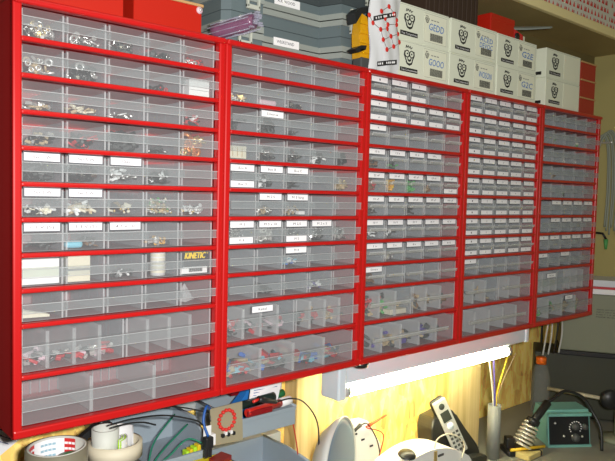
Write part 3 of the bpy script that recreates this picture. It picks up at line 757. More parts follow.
def carton(x0, x1, y0, z0, z1, label, hand, sticker=True, blue='ink_blue'):
    y1 = y0 + .135; o = ((x0 + x1) / 2, (y0 + y1) / 2, z0); w = x1 - x0; h = z1 - z0
    t = thing('white_carton', label, 'carton', o, 'white component cartons')
    b = MB(); b.box(x0, x1, y0, y1, z0, z1, 'carton_white', .0012)
    b.box(x0 + .002, x1 - .002, y0 - .0003, y0, z1 - .0035, z1 - .003, 'line_grey'); b.build('carton', t, o)
    b = MB(); s = h * .42; xc = x0 + w * .25
    face_mark(b, xc, z0 + h * .44, s, y0 - .0004)
    b.box(xc - w * .155, xc + w * .155, y0 - .0006, y0, z0 + h * .13, z0 + h * .245, 'ink_black')
    b.text('Top Components', (xc - w * .14, y0 - .0009, z0 + h * .16), (1, 0, 0), (0, 0, 1), h * .055, 'paper_white', w * .28)
    b.build('front_print', t, o)
    if sticker:
        b = MB(); sx0, sx1, sz0, sz1 = x0 + w * .52, x0 + w * .955, z0 + h * .10, z0 + h * .90; y = y0 - .0004
        b.box(sx0, sx1, y, y0, sz0, sz1, 'carton_sticker')
        for (a, c, d, e) in ((sx0, sx1, sz0, sz0 + .0006), (sx0, sx1, sz1 - .0006, sz1), (sx0, sx0 + .0006, sz0, sz1), (sx1 - .0006, sx1, sz0, sz1)): b.box(a, c, y - .0002, y, d, e, 'line_grey')
        face_mark(b, sx0 + w * .055, sz0 + h * .58, h * .16, y - .0003)
        for k in range(3): b.box(sx0 + w * (.13 + .055 * k), sx0 + w * (.17 + .055 * k), y - .0003, y, sz1 - h * .17, sz1 - h * .145, 'ink_grey')
        xx = sx0 + w * .12; k = 0
        while xx < sx0 + w * .36:
            ww = .0008 + .0009 * ((k * 5) % 3) / 2; b.box(xx, xx + ww, y - .0003, y, sz0 + h * .06, sz0 + h * .27, 'ink_black'); xx += ww + .0009; k += 1
        b.build('sticker', t, o)
        b = MB()
        for i, hw in enumerate(hand):
            b.text(hw, (sx0 + w * .085, y - .0007, sz0 + h * (.36 if len(hand) == 1 else .47 - .19 * i)), (1, 0, -.03), (.12, 0, 1), h * (.20 if len(hand) == 1 else .16), blue, w * .29)
        b.build('handwriting', t, o)
    else:
        b = MB(); b.box(x0 + w * .5, x1 - .006, y0 - .0004, y0, z0 + h * .08, z1 - h * .09, 'carton_sticker'); b.build('blank_sticker', t, o)
    b = MB(); b.box(x0 - .0004, x0, y0 + .012, y0 + .05, z0 + h * .10, z0 + h * .21, 'ink_black'); b.build('side_strip', t, o)
Zm = Zt + .0695; Zu = Zm + .0700
carton(.693, .859, .003, Zt, Zm, 'lower white carton beside the printed bag, blue handwriting on its sticker', ['GOOO'])
carton(.692, .857, .004, Zm, Zu, 'upper white carton beside the printed bag, blue handwriting on its sticker', ['GEDD'])
carton(.864, 1.032, .004, Zt, Zm, 'lower white carton second from the printed bag, written on in blue', ['WOSON'])
carton(.863, 1.031, .003, Zm, Zu, 'upper white carton second from the printed bag, two lines written in blue', ['ACED', 'DEVOC'])
carton(1.036, 1.202, .003, Zt, Zm, 'lower white carton third along, short blue writing, under the red box', ['G2C'])
carton(1.037, 1.203, .005, Zm, Zu, 'upper white carton third along, short blue writing, carrying the red box', ['G2E'])
carton(1.253, 1.425, .006, Zt, Zm + .001, 'lower white carton without handwriting beside the stacked red bins', [], False)
carton(1.251, 1.424, .006, Zm + .001, Zu + .003, 'upper white carton without handwriting beside the stacked red bins', [], False)
# on top of the cartons
b = MB(); b.box(1.052, 1.150, .035, .125, Zu, Zu + .052, 'bin_red', .002); b.box(1.051, 1.151, .034, .126, Zu + .040, Zu + .054, 'bin_red', .002)
single('red_box', b, (1.1, .08, Zu), 'red lidded box lying on top of the white cartons under the shelf', 'box')
b = MB(); b.box(.845, 1.030, .055, .130, Zu, Zu + .085, 'c_dark_brown', .002)
for k in range(11): b.box(.852 + k * .0165, .856 + k * .0165, .053, .0552, Zu, Zu + .083, 'c_dark_brown', .0008, 1)
single('brown_box', b, (.94, .09, Zu), 'dark brown ribbed box on the white cartons, left of the red box', 'box')
t = thing('tape_dispenser', 'small red holder with a black wheel and white side on the cartons', 'dispenser', (1.175, .05, Zu)); o = (1.175, .05, Zu)
MB().prism([(1.153, .036, Zu), (1.194, .036, Zu), (1.190, .036, Zu + .026), (1.153, .036, Zu + .034)], (0, .03, 0), 'tape_red').build('holder', t, o)
b = MB(); b.lathe([(0, .003), (.009, .003), (.009, 0)], (1.163, .036, Zu + .018), 'black_plastic', axis=(0, -1, 0), n=18); b.build('wheel', t, o)
MB().box(1.190, 1.199, .036, .066, Zu, Zu + .024, 'c_cream').build('side_plate', t, o)
b = MB(); b.prism([(1.150, .05, Zu + .0345), (1.200, .03, Zu + .040), (1.275, .012, Zu + .054), (1.29, .015, Zu + .059), (1.21, .045, Zu + .047), (1.150, .065, Zu + .0405)], (0, .002, .004), 'case_light')
single('grey_knife', b, (1.2, .04, Zu + .035), 'long grey blue knife lying on the small red holder under the shelf', 'knife')

# ------------------------------------------------------------------ lamp under the cabinets
t = thing('tube_lamp', 'white strip lamp with a glowing tube fixed under the red cabinets', 'lamp', (.92, .08, -.001)); o = (.92, .08, -.001)
b = MB(); b.prism([(.628, .052, -.001), (.628, .10, -.001), (.628, .10, -.060), (.628, .080, -.064), (.628, .052, -.050)], (.660, 0, 0), 'fixture_white'); b.build('housing', t, o)
for x0, x1, zc in ((.612, .634, -.082), (1.285, 1.300, -.054)):
    b = MB(); b.box(x0, x1, .048, .10, zc, -.001, 'fixture_white', .004); b.build('end_cap', t, o)
b = MB(); b.tube([(.650, .064, -.070), (1.215, .064, -.070)], .0120, 'tube_glow', 16); b.build('fluorescent_tube', t, o)
for x0, x1 in ((.634, .650), (1.215, 1.229)):
    b = MB(); b.tube([(x0, .064, -.070), (x1, .064, -.070)], .0124, 'rail_grey', 16); b.box(x0, x1, .060, .085, -.068, -.058, 'fixture_white'); b.build('tube_socket', t, o)

# ------------------------------------------------------------------ wall bins and what is in them
def wall_bin(x0, x1, yf, yb, zb, zf, zr, label):
    o = ((x0 + x1) / 2, (yf + yb) / 2, zb)
    t = thing('storage_bin', label, 'storage bin', o, 'blue-grey open storage bins')
    k = .0022; b = MB(); ym = yf + (yb - yf) * .42
    b.box(x0, x1, yf, yb, zb, zb + k, 'bin_blue'); b.box(x0, x1, yb - k, yb, zb + k, zr, 'bin_blue')
    for x in (x0, x1 - k):
        b.prism([(x, yf, zb + k), (x, yb - k, zb + k), (x, yb - k, zr), (x, ym, zr), (x, yf, zf)], (k, 0, 0), 'bin_blue')
    b.box(x0 + k, x1 - k, yf, yf + k, zb + k, zf, 'bin_blue'); b.build('tray', t, o)
    b = MB()
    for x in (x0 - .0025, x1 - .0015): b.tube([(x + .002, yf, zf), (x + .002, ym, zr), (x + .002, yb, zr)], .0028, 'bin_blue', 6)
    b.box(x0, x1, yf - .0025, yf + k, zf - .006, zf + .001, 'bin_blue', .001); b.build('rim', t, o)
    return t
b = MB(); b.box(.17, .56, .1585, .1995, -.075, .0 - .004, 'rail_grey', .001); 
for k in range(2): b.box(.17, .56, .154, .1585, -.030 - k * .026, -.024 - k * .026, 'rail_grey', .001)
single('bin_rail', b, (.36, .18, -.07), 'flat grey metal rail on the wall behind the two upper open bins', 'rail')
b = MB(); b.box(.34, .56, .1585, .1995, -.205, -.160, 'rail_grey', .001); single('bin_rail', b, (.45, .18, -.2), 'second grey rail lower down, behind the bin cut by the frame', 'rail')
wall_bin(.190, .312, .030, .1538, -.112, -.094, -.058, 'blue-grey open bin holding green wires, behind the beige tape')
wall_bin(.358, .488, .030, .1538, -.092, -.060, -.056, 'blue-grey open bin holding markers under the white sheet')
wall_bin(.375, .515, .020, .1583, -.215, -.165, -.158, 'blue-grey bin below the marker bin, cut by the bottom of the frame')
def cable(name, pts, r, m, label, cat='cable', group=None, n=8):
    b = MB(); b.tube(spline(pts, 8), r, m, n); return single(name, b, pts[0], label, cat, group)
for k, (pts, l) in enumerate((([(.208, .045, -.107), (.235, .075, -.080), (.285, .10, -.052)], 'thin green wire rising highest in the open bin'),
                              ([(.206, .04, -.107), (.245, .06, -.088), (.298, .08, -.066)], 'green wire in the open bin, middle of the three'),
                              ([(.206, .036, -.107), (.245, .045, -.095), (.280, .050, -.078), (.305, .04, -.088)], 'green wire in the open bin, lowest of the three'))):
    cable('green_wire', pts, .0014, 'cable_green', l, 'wire', 'green wires in the open bin')
b = MB()
for k in range(4): b.box(.272 + k * .0070, .2780 + k * .0070, .038, .052, -.110, -.093 + .0018 * k, 'term_yellow' if k % 2 else 'neon', .0015)
single('terminal_block', b, (.285, .045, -.110), 'yellow and green terminal block in the open bin with green wires', 'terminal block')
# markers
def stick(name, p0, p1, r, m, cap, mcap, label, cat):
    p0, p1 = Vector(p0), Vector(p1); t = thing(name, label, cat, p0, 'markers in the open bin')
    c = p0 + (p1 - p0) * cap
    b = MB(); b.tube([p0, p0 + (p1 - p0) * .04, c], r, m, 12); b.build('barrel', t, p0)
    b = MB(); b.tube([c, p1 - (p1 - c) * .15, p1], r * 1.12, mcap, 12); b.build('cap', t, p0)
stick('marker', (.378, .024, -.0485), (.478, .034, -.0475), .0070, 'marker_red', .76, 'c_white', 'red marker with a white cap lying across the open bin', 'marker')
stick('marker', (.378, .048, -.043), (.458, .056, -.043), .0072, 'marker_black', .55, 'marker_black', 'black marker behind the red marker in the open bin', 'marker')
stick('marker', (.425, .075, -.052), (.492, .070, -.046), .0062, 'marker_green', .6, 'marker_green', 'dark green marker behind the black one in the open bin', 'marker')
b = MB(); b.box(.376, .428, .0175, .0225, -.0545, -.0445, 'dark_red', .002)
single('dark_red_sleeve', b, (.40, .02, -.0545), 'dark red speckled sleeve in front of the red marker', 'sleeve')
b = MB(); b.prism([(.398, .085, -.085), (.432, .085, -.085), (.444, .085, -.030), (.426, .085, -.024), (.416, .085, -.042), (.398, .085, -.058)], (0, .018, 0), 'blue_cloth')
single('blue_pouch', b, (.415, .09, -.085), 'bright blue plastic pouch standing behind the circuit board', 'pouch')
b = MB(); b.prism([(.405, .11, -.046), (.49, .11, -.050), (.485, .11, -.036), (.41, .11, -.030)], (0, .012, 0), 'dark_red')
single('dark_red_pouch', b, (.44, .115, -.046), 'dark red pouch under the white sheet in the bin', 'pouch')
b = MB(); M0 = [(.407, .085, -.024), (.478, .088, -.022), (.458, .082, -.064), (.394, .078, -.046)]
M0 = [(.412, .060, -.018), (.482, .062, -.016), (.464, .054, -.062), (.400, .050, -.044)]
b.prism(M0, (0, .0012, .0004), 'paper_white')
for k in range(6):
    f = .12 + k * .14; a = Vector(M0[0]).lerp(Vector(M0[3]), f); c = Vector(M0[1]).lerp(Vector(M0[2]), f)
    b.tube([a.lerp(c, .10) + Vector((0, -.0006, 0)), a.lerp(c, .62 + .25 * ((k * 3) % 2)) + Vector((0, -.0006, 0))], .0006, 'cable_blue', 4)
single('white_sheet', b, (.44, .056, -.05), 'small white sheet with blue printed lines sticking out above the marker bin', 'paper')
# prototype board with its ring of red lamps
t = thing('circuit_board', 'tan prototype circuit board with a ring of red lamps leaning on the bins', 'circuit board', (.33, .018, -.09)); o = (.33, .018, -.09)
b = MB(); b.prism([(.308, .023, -.088), (.367, .019, -.090), (.367, .023, -.026), (.307, .026, -.028)], (0, .0018, 0), 'pcb_tan'); b.build('board', t, o)
b = MB()
for k in range(15):
    a = k * 2 * PI / 15; b.lathe([(.0030, 0), (.0030, .003), (.0018, .0048), (0, .0052)], (.336 + .0150 * math.cos(a), .0225, -.050 + .0160 * math.sin(a)), 'print_red', axis=(0, -1, 0), n=10)
b.build('lamp_ring', t, o)
b = MB()
for k in range(5): b.box(.325 + k * .0052, .3295 + k * .0052, .016, .022, -.0765 + .003 * (k % 2), -.071 + .003 * (k % 2), 'c_black' if k % 2 == 0 else 'c_white', .0006)
b.build('chip', t, o)
b = MB(); b.box(.297, .309, .011, .021, -.082, -.064, 'c_white', .001); b.build('connector', t, o)
t = thing('black_plug', 'black two-pin plug with a white tag hanging before the circuit board', 'plug', (.290, .006, -.075)); o = (.290, .006, -.075)
b = MB(); b.box(.283, .297, -.002, .010, -.080, -.062, 'black_plastic', .002); b.box(.284, .289, .001, .007, -.095, -.080, 'black_plastic', .001); b.box(.291, .296, .001, .007, -.095, -.080, 'black_plastic', .001); b.build('plug_body', t, o)
MB().box(.286, .300, .011, .012, -.070, -.048, 'c_white').build('tag', t, o)
MB().tube(spline([(.290, .004, -.062), (.286, .012, -.040), (.296, .020, -.020), (.310, .03, -.03)], 6), .0022, 'cable_blue', 8).build('cord', t, o)
b = MB(); b.box(.262, .325, -.030, .026, -.1085, -.1045, 'yellow_card'); single('yellow_card', b, (.28, 0, -.108), 'yellow card at the bottom edge below the black plug', 'card')
b = MB(); b.prism([(.292, -.025, -.1035), (.325, -.010, -.1035), (.320, .012, -.1035), (.290, 0, -.1035)], (0, 0, .008), 'dark_red'); single('dark_red_case', b, (.305, -.01, -.1035), 'dark red flat case lying on the yellow card', 'case')
b = MB(); b.box(.258, .335, -.035, .026, DESK, -.1085, 'dark_grey', .002); single('dark_box', b, (.28, 0, DESK), 'dark box standing on the bench beneath the yellow card', 'box')
# black leads crossing from the left
cable('black_lead', [(.118, .012, -.006), (.17, .02, -.004), (.24, .035, -.013), (.296, .022, -.030), (.302, .016, -.044)], .0011, 'black_plastic', 'black lead crossing from the tape to the board, topmost of three', 'lead', 'black leads')
cable('black_lead', [(.130, .012, -.012), (.17, .016, -.012), (.225, .022, -.020), (.270, .012, -.034), (.285, .010, -.045)], .0013, 'black_plastic', 'black lead ending at the white tag, middle of three', 'lead', 'black leads')
cable('black_lead', [(.132, .006, -.014), (.160, .010, -.015), (.185, .014, -.020), (.205, .014, -.028)], .0013, 'black_plastic', 'shortest black lead with a loose end above the green wires', 'lead', 'black leads')
b = MB(); b.prism([(.078, .05, -.052), (.086, .05, -.060), (.150, .05, -.020), (.142, .05, -.014)], (0, .01, 0), 'black_plastic')
single('black_bar', b, (.11, .055, -.06), 'flat black bar slanting up behind the white roll', 'bar')
# probe clip and its arcing lead
t = thing('probe_lead', 'black probe with a long lead arcing over the pine board', 'lead', (.400, .018, -.032)); o = (.400, .018, -.032)
b = MB(); b.tube([(.392, .012, -.024), (.402, .012, -.028), (.432, .014, -.037)], .0055, 'black_plastic', 10, r_end=.0035); b.build('grip', t, o)
b = MB(); b.tube([(.380, .010, -.026), (.393, .012, -.0245)], .0025, 'marker_red', 8); b.build('tip', t, o)
b = MB(); b.tube(spline([(.432, .014, -.037), (.47, .02, -.040), (.510, .03, -.058), (.545, .035, -.100), (.552, .035, -.150), (.545, .03, -.20)], 8), .0014, 'black_plastic', 8); b.build('cord', t, o)
cable('red_wire', [(.497, .052, -.085), (.503, .05, -.11), (.512, .05, -.15), (.520, .05, -.20)], .0012, 'cable_red', 'thin red wire hanging down in front of the pine board', 'wire')
cable('black_wall_cable', [(.018, .195, -.05), (.019, .195, -.12), (.018, .195, -.20), (.02, .195, -.36)], .0035, 'black_plastic', 'black cable running down the wall at the lower left corner')
b = MB(); b.prism([(.020, .1985, -.055), (.030, .1985, -.100), (.072, .1985, -.072), (.045, .1985, -.030)], (0, .001, 0), 'paper_white')
for k in range(4): b.tube([(.026 + k * .005, .198, -.064 + k * .007), (.052 + k * .004, .198, -.078 + k * .007)], .0005, 'cable_blue', 4)
single('pinned_sheet', b, (.045, .198, -.07), 'white sheet with blue lines on the wall by the lower left corner of the cabinets', 'paper')

# tapes on a dark box
b = MB(); b.box(.022, .172, -.030, .080, DESK, -.0655, 'dark_grey', .003)
single('dark_box', b, (.11, .03, DESK), 'dark box on the bench under the rolls of tape', 'box')
def tape_roll(name, c, r, ri, z0, h, mo, mi, label, extra=None):
    t = thing(name, label, 'roll of tape', (c[0], c[1], z0), 'rolls of tape'); o = (c[0], c[1], z0)
    rc = ri + .0025
    b = MB(); b.lathe([(rc, 0), (r, 0), (r, h), (rc, h)], o, mo, n=40); b.build('tape', t, o)
    b = MB(); b.lathe([(ri, 0), (rc, 0), (rc, h + .0006), (ri, h + .0006), (ri, 0)], o, mi, n=40); b.build('core', t, o)
    return t, o
t, o = tape_roll('tape_roll', (.057, .006), .0395, .0345, -.0652, .043, 'tape_brown', 'tape_core', 'wide brown roll of tape with red and white print inside, lower left')
b = MB(); n = 40
for k in range(3, 19):
    m = 'tape_red' if k < 6 or k > 13 else ('paper_white' if k in (6, 7, 12, 13) else 'tape_blue')
    a0, a1 = k * 2 * PI / n, (k + 1) * 2 * PI / n; r_ = .0341
    q = [b._v((o[0] + r_ * math.cos(a), o[1] + r_ * math.sin(a), z)) for a, z in ((a0, o[2] + .006), (a1, o[2] + .006), (a1, o[2] + .041), (a0, o[2] + .041))]
    b.face(q, m if m != 'tape_blue' else 'paper_white', True)
    if m == 'tape_blue' or m == 'tape_red':
        for j in range(4):
            z = o[2] + .0095 + j * .0078; r2 = r_ - .0004
            q = [b._v((o[0] + r2 * math.cos(a), o[1] + r2 * math.sin(a), zz)) for a, zz in ((a0 + .012, z), (a1 - .012, z), (a1 - .012, z + .0032), (a0 + .012, z + .0032))]
            b.face(q, 'tape_blue' if m == 'tape_blue' else 'paper_white', True)
b.build('printed_liner', t, o)
b = MB(); b.lathe([(.008, 0), (.0165, 0), (.0165, .030), (.008, .030), (.008, 0)], (.072, -.004, -.065), 'marker_green', n=24)
single('green_tape_roll', b, (.072, -.004, -.065), 'dark green roll of tape inside the wide brown roll', 'roll of tape', 'rolls of tape')
tape_roll('tape_roll', (.149, .030), .0385, .0335, -.065, .021, 'tape_beige', 'tape_beige', 'beige masking tape roll with a white tube standing inside')
b = MB(); b.lathe([(.0165, 0), (.0190, 0), (.0190, .045), (.0165, .045), (.0165, 0)], (.1325, .026, -.065), 'tape_core', n=32)
single('white_tube', b, (.1365, .026, -.065), 'short white cardboard tube standing in the masking tape roll', 'tube')
b = MB(); b.lathe([(.0292, .004), (.0312, .004), (.0312, .036), (.0292, .036), (.0292, .004)], (.149, .030, -.065), 'c_white', n=40, arc=(1, 10)); b.box(.176, .180, .026, .034, -.065, -.056, 'c_white')
single('white_sleeve', b, (.178, .03, -.065), 'curved white sleeve inside the masking tape roll', 'sleeve')
b = MB()
for k in range(4): b.lathe([(.0190 + k * .0022, 0), (.0204 + k * .0022, 0), (.0204 + k * .0022, .030), (.0190 + k * .0022, .030)], (.1365, .026, -.065), 'neon' if k % 2 == 0 else 'white_plastic', n=40, arc=(32, 40))
single('neon_strips', b, (.158, .018, -.065), 'neon yellow green strips between the white tube and the masking tape', 'strips')

# ------------------------------------------------------------------ on the bench
# desk lamp head seen from the side
cx = Vector((.606, .035, -.205)); ax = Vector((.47, -.88, .04)).normalized()
t = thing('desk_lamp', 'round white lamp head with flat grey-blue face below the strip lamp', 'lamp', (.615, .04, DESK)); o = (.615, .04, DESK)
b = MB(); b.lathe([(0, -.048), (.035, -.045), (.070, -.030), (.092, -.008), (.0975, .004), (.095, .006), (.090, .001), (.088, 0)], cx, 'lamp_shell', axis=ax, n=44); b.build('lamp_shade', t, o)
b = MB(); b.lathe([(.0925, .0015), (.0925, .003), (.080, .0045), (0, .0055)], cx, 'grey_blue_face', axis=ax, n=44); b.build('face_plate', t, o)
b = MB(); pb = cx - ax * .048; b.tube(spline([pb, pb + Vector((-.01, .012, -.05)), (.612, .09, -.31), (.615, .09, DESK + .012)], 6), .006, 'lamp_shell', 10); b.build('arm', t, o)
b = MB(); b.lathe([(0, 0), (.05, 0), (.05, .010), (.02, .015), (0, .015)], (.615, .095, DESK), 'lamp_shell', n=32); b.build('base', t, o)
# white panel with clips
t = thing('socket_box', 'white socket box standing beside the round lamp head with small black sockets', 'box', (.743, .12, DESK)); o = (.743, .12, DESK)
MB().prism([(.686, .106, DESK), (.686, .106, -.159), (.758, .106, -.166), (.800, .106, -.226), (.800, .106, DESK)], (0, .028, 0), 'white_plastic').build('case', t, o)
for x, z in ((.715, -.188), (.738, -.205), (.765, -.225)):
    b = MB(); b.box(x, x + .010, .1045, .106, z, z + .004, 'ink_black', .0006); b.build('socket', t, o)
def croc(p, q, tipm, cord, label, m2):
    p, q = Vector(p), Vector(q); t = thing('alligator_clip', label, 'clip', p, 'alligator clips on the white socket box')
    b = MB(); d = q - p; b.tube([p, p + d * .3, q], .0045, tipm, 8, r_end=.0025); b.build('boot', t, p)
    b = MB(); b.tube([q, q + d * .45], .0022, m2, 6); b.build('jaw', t, p)
    b = MB(); b.tube(spline([p] + cord, 8), .0013, 'black_plastic' if m2 == 'silver' else 'cable_red', 6); b.build('cord', t, p)
croc((.728, .099, -.166), (.694, .099, -.182), 'black_plastic', [(.748, .097, -.168), (.772, .092, -.205), (.785, .092, -.25), (.785, .092, -.30)], 'black alligator clip on the top edge of the white socket box', 'silver')
croc((.752, .098, -.172), (.790, .098, -.164), 'cable_orange', [(.745, .097, -.175), (.795, .095, -.20), (.780, .092, -.25), (.775, .090, -.30)], 'orange alligator clip with a red lead beside the black clip', 'cable_orange')
# white rounded device in front of the phone
t = thing('white_device', 'white rounded plastic device on the bench in front of the cordless phone', 'device', (.88, .03, DESK)); o = (.88, .03, DESK)
b = MB(); pr = []
for k in range(13):
    f = k / 12; pr.append((.745 + f * .235, 0, -.205 - .030 * (2 * f - 1) ** 2 - .028 * f))
top = [(x, .05, z) for x, _, z in pr]
b.prism([(.735, .0, DESK)] + [(.735, .0, -.245)] + [(x, 0, z) for x, _, z in pr] + [(.990, 0, -.275), (.990, 0, DESK)], (0, .070, 0), 'white_plastic'); b.build('case', t, o)
b = MB(); b.lathe([(0, .006), (.016, .005), (.019, 0)], (.778, .012, -.2150), 'black_plastic', axis=(-.1, -.2, 1), n=24); b.build('knob', t, o)
b = MB(); b.box(.852, .862, -.002, .012, -.245, -.222, 'gold', .001); b.box(.866, .885, -.002, .006, -.238, -.233, 'dark_grey', .001); b.build('connector', t, o)
b = MB(); b.tube(spline([(.857, .004, -.222), (.868, .004, -.200), (.900, .0, -.195), (.940, -.004, -.212), (.955, -.005, -.235), (.945, -.005, -.26)], 8), .0016, 'c_cream', 6); b.build('cord', t, o)
# cordless phone in its cradle
t = thing('phone_cradle', 'black charging cradle leaning by the pine board, holding the silver handset', 'phone cradle', (1.10, .10, DESK)); o = (1.10, .10, DESK)
b = MB(); b.prism([(0.956, .085, -.222), (0.968, .090, -.202), (1.046, .095, -.196), (1.060, .095, -.212), (1.090, .09, -.250), (1.138, .085, -.298), (1.146, .08, -.318), (1.135, .075, DESK), (.975, .075, DESK), (.955, .080, -.270)], (0, .05, 0), 'phone_black')
b.prism([(1.000, .052, DESK), (1.135, .052, DESK), (1.138, .052, -.318), (1.105, .052, -.312), (1.000, .052, -.300)], (0, .024, 0), 'phone_black')
bmesh.ops.bevel(b.bm, geom=b.bm.edges[:], offset=.006, segments=2, affect='EDGES', profile=.5)
b.build('cradle', t, o)
t = thing('cordless_phone', 'silver and black cordless handset standing in its black cradle', 'phone', (1.075, .05, -.31)); o = (1.075, .05, -.31)
def phone(b_, m, w, h, d0, d1, zoff, bev=.008):
    b_.M = PM; b_.box(-w / 2, w / 2, d0, d1, zoff, zoff + h, m, bev, 3); return b_
pz = Vector((-.058, .034, .134)).normalized(); pn = Vector((-.42, -.88, .1)); pn = (pn - pz * pn.dot(pz)).normalized(); px_ = pz.cross(-pn) * -1
if px_.x < 0: px_ = -px_
PM = Matrix(((px_.x, -pn.x, pz.x, 1.040), (px_.y, -pn.y, pz.y, .060), (px_.z, -pn.z, pz.z, -.292), (0, 0, 0, 1))) @ Matrix.Diagonal((.84, .86, .87, 1))
phone(MB(), 'phone_black', .048, .172, .004, .026, 0, .010).build('back_shell', t, o)
phone(MB(), 'phone_silver', .044, .166, -.004, .006, .003, .0045).build('front_shell', t, o)
b = MB(); b.M = PM; b.box(-.014, .014, -.0055, -.0035, .105, .135, 'phone_screen', .001); b.build('screen', t, o)
b = MB(); b.M = PM; b.lathe([(0, .0015), (.008, .0012), (.009, 0)], (0, -.004, .150), 'phone_screen', axis=(0, -1, 0), n=20); b.build('earpiece', t, o)
b = MB(); b.M = PM; b.lathe([(0, .003), (.009, .0025), (.010, 0)], (0, -.004, .090), 'fixture_white', axis=(0, -1, 0), n=20); b.build('navigation_key', t, o)
for r in range(5):
    for c in range(3):
        b = MB(); b.M = PM; b.box(-.0155 + c * .0115, -.0075 + c * .0115, -.0062, -.0038, .014 + r * .0125, .021 + r * .0125, 'dark_grey', .0012); b.build('key', t, o)
# grey pipe with wires
pc = (1.224, .095)
b = MB(); b.lathe([(.0145, .002), (.0145, 0), (.0172, 0), (.0172, .142), (.0145, .142), (.0145, .002)], (*pc, DESK), 'pipe_grey', n=28)
single('grey_pipe', b, (*pc, DESK), 'upright grey plastic pipe holding wires beside the pine post', 'pipe')
for (dx, tx, ty, tz, m, l, r) in ((-.006, 1.195, .10, -.085, 'cable_white', 'white wire rising from the grey pipe', .0022), (.000, 1.216, .10, -.080, 'c_purple', 'dark purple wire rising from the grey pipe', .0028),
                               (.005, 1.275, .09, -.083, 'cable_yellow', 'yellow wire slanting up out of the grey pipe', .0024), (.009, 1.308, .09, -.092, 'c_tan', 'tan wire slanting farthest out of the grey pipe', .0013)):
    x0 = pc[0] + dx
    cable('wire', [(x0, pc[1], DESK + .004), (x0, pc[1], DESK + .13), (x0 + (tx - x0) * .25, .096, -.175), (tx, ty, tz)], r, m, l, 'wire', 'wires in the grey pipe')
# soldering iron stand and iron
t = thing('iron_stand', 'black soldering iron stand with a steel spring coil on the bench', 'iron stand', (1.30, .07, DESK)); o = (1.30, .07, DESK)
b = MB(); b.M = Matrix.Translation((1.305, .075, DESK)) @ Matrix.Rotation(-.6, 4, 'Z'); b.box(-.035, .06, -.03, .03, 0, .016, 'black_plastic', .004); b.box(-.032, -.010, -.012, .012, .016, .045, 'black_plastic', .003); b.build('base', t, o)
s0, s1 = Vector((1.302, .060, DESK + .026)), Vector((1.334, .050, DESK + .080))
b = MB(); dv = (s1 - s0); dn = dv.normalized(); u_ = dn.cross(Vector((0, 1, 0))).normalized(); w_ = dn.cross(u_); pts = []
for k in range(6 * 14 + 1):
    f = k / (6 * 14); a = f * 6 * 2 * PI; r_ = .025 - .006 * f; pts.append(s0 + dv * f + (u_ * math.cos(a) + w_ * math.sin(a)) * r_)
b.tube(pts, .0030, 'spring_steel', 6); b.build('spring', t, o)
b = MB(); b.lathe([(.013, 0), (.018, 0), (.018, .014), (.013, .014), (.013, 0)], s1, 'black_plastic', axis=dn, n=20); b.build('collar', t, o)
t = thing('soldering_iron', 'black soldering iron resting in the spring of its stand, cord arching over', 'soldering iron', s0); o = s0
e1 = s1 + Vector((.058, -.012, .050))
b = MB(); b.tube([s1 - dv * .1, s1 + (e1 - s1) * .25, s1 + (e1 - s1) * .3, e1], .0105, 'black_plastic', 12, r_end=.0110); b.build('grip', t, o)
b = MB(); b.tube([s0 + dv * .1, s1], .004, 'silver', 8); b.build('barrel', t, o)
b = MB(); b.tube(spline([e1, e1 + Vector((.018, -.008, .010)), (1.452, .020, -.205), (1.490, -.01, -.222), (1.502, -.035, -.26), (1.500, -.06, -.30), (1.49, -.07, DESK + .006)], 8), .0042, 'black_plastic', 8); b.build('cord', t, o)
# station
SM = Matrix.Translation((1.411, .042, DESK)) @ Matrix.Rotation(-.60, 4, 'Z')
t = thing('soldering_station', 'teal soldering station with a black sloping control panel on the bench', 'soldering station', (1.46, .06, DESK)); o = (1.46, .06, DESK)
b = MB(); b.M = SM
b.prism([(0, 0, .002), (0, .012, .084), (0, .020, .098), (0, .085, .098), (0, .100, .050), (0, .075, .002)], (.123, 0, 0), 'teal'); b.prism([(-.001, -.004, .0), (-.001, .012, .0), (-.001, .012, .008), (-.001, -.004, .006)], (.125, 0, 0), 'teal'); b.box(-.001, .124, .002, .024, .084, .092, 'teal', .001); b.build('case', t, o)
b = MB(); b.M = SM; b.prism([(.004, -.003, .008), (.004, .009, .083), (.004, .013, .083), (.004, .002, .008)], (.115, 0, 0), 'black_plastic'); b.build('control_panel', t, o)
for (x, z, r_) in ((.078, .055, .011), (.104, .054, .009), (.078, .025, .012)):
    b = MB(); b.M = SM; b.lathe([(0, .014), (r_ * .7, .014), (r_, .002), (r_, 0)], (x, .002 + z * .14 - .004, z), 'dark_grey', axis=(0, -1, .15), n=18); b.build('knob', t, o)
b = MB(); b.M = SM
for k in range(12):
    a = -.6 + k * .4; b.box(.078 + .017 * math.cos(a) - .0012, .078 + .017 * math.cos(a) + .0012, -.0035 + .05 * .14, .0, .053 + .017 * math.sin(a) - .0012, .053 + .017 * math.sin(a) + .0012, 'paper_white')
b.build('dial_scale', t, o)
for (x, z) in ((.02, .065), (.07, .030), (.045, .03), (.098, .028)):
    b = MB(); b.M = SM; b.lathe([(0, .003), (.0028, .0025), (.0032, 0)], (x, z * .14 - .0035, z), 'bright_metal', axis=(0, -1, .15), n=10); b.build('socket', t, o)
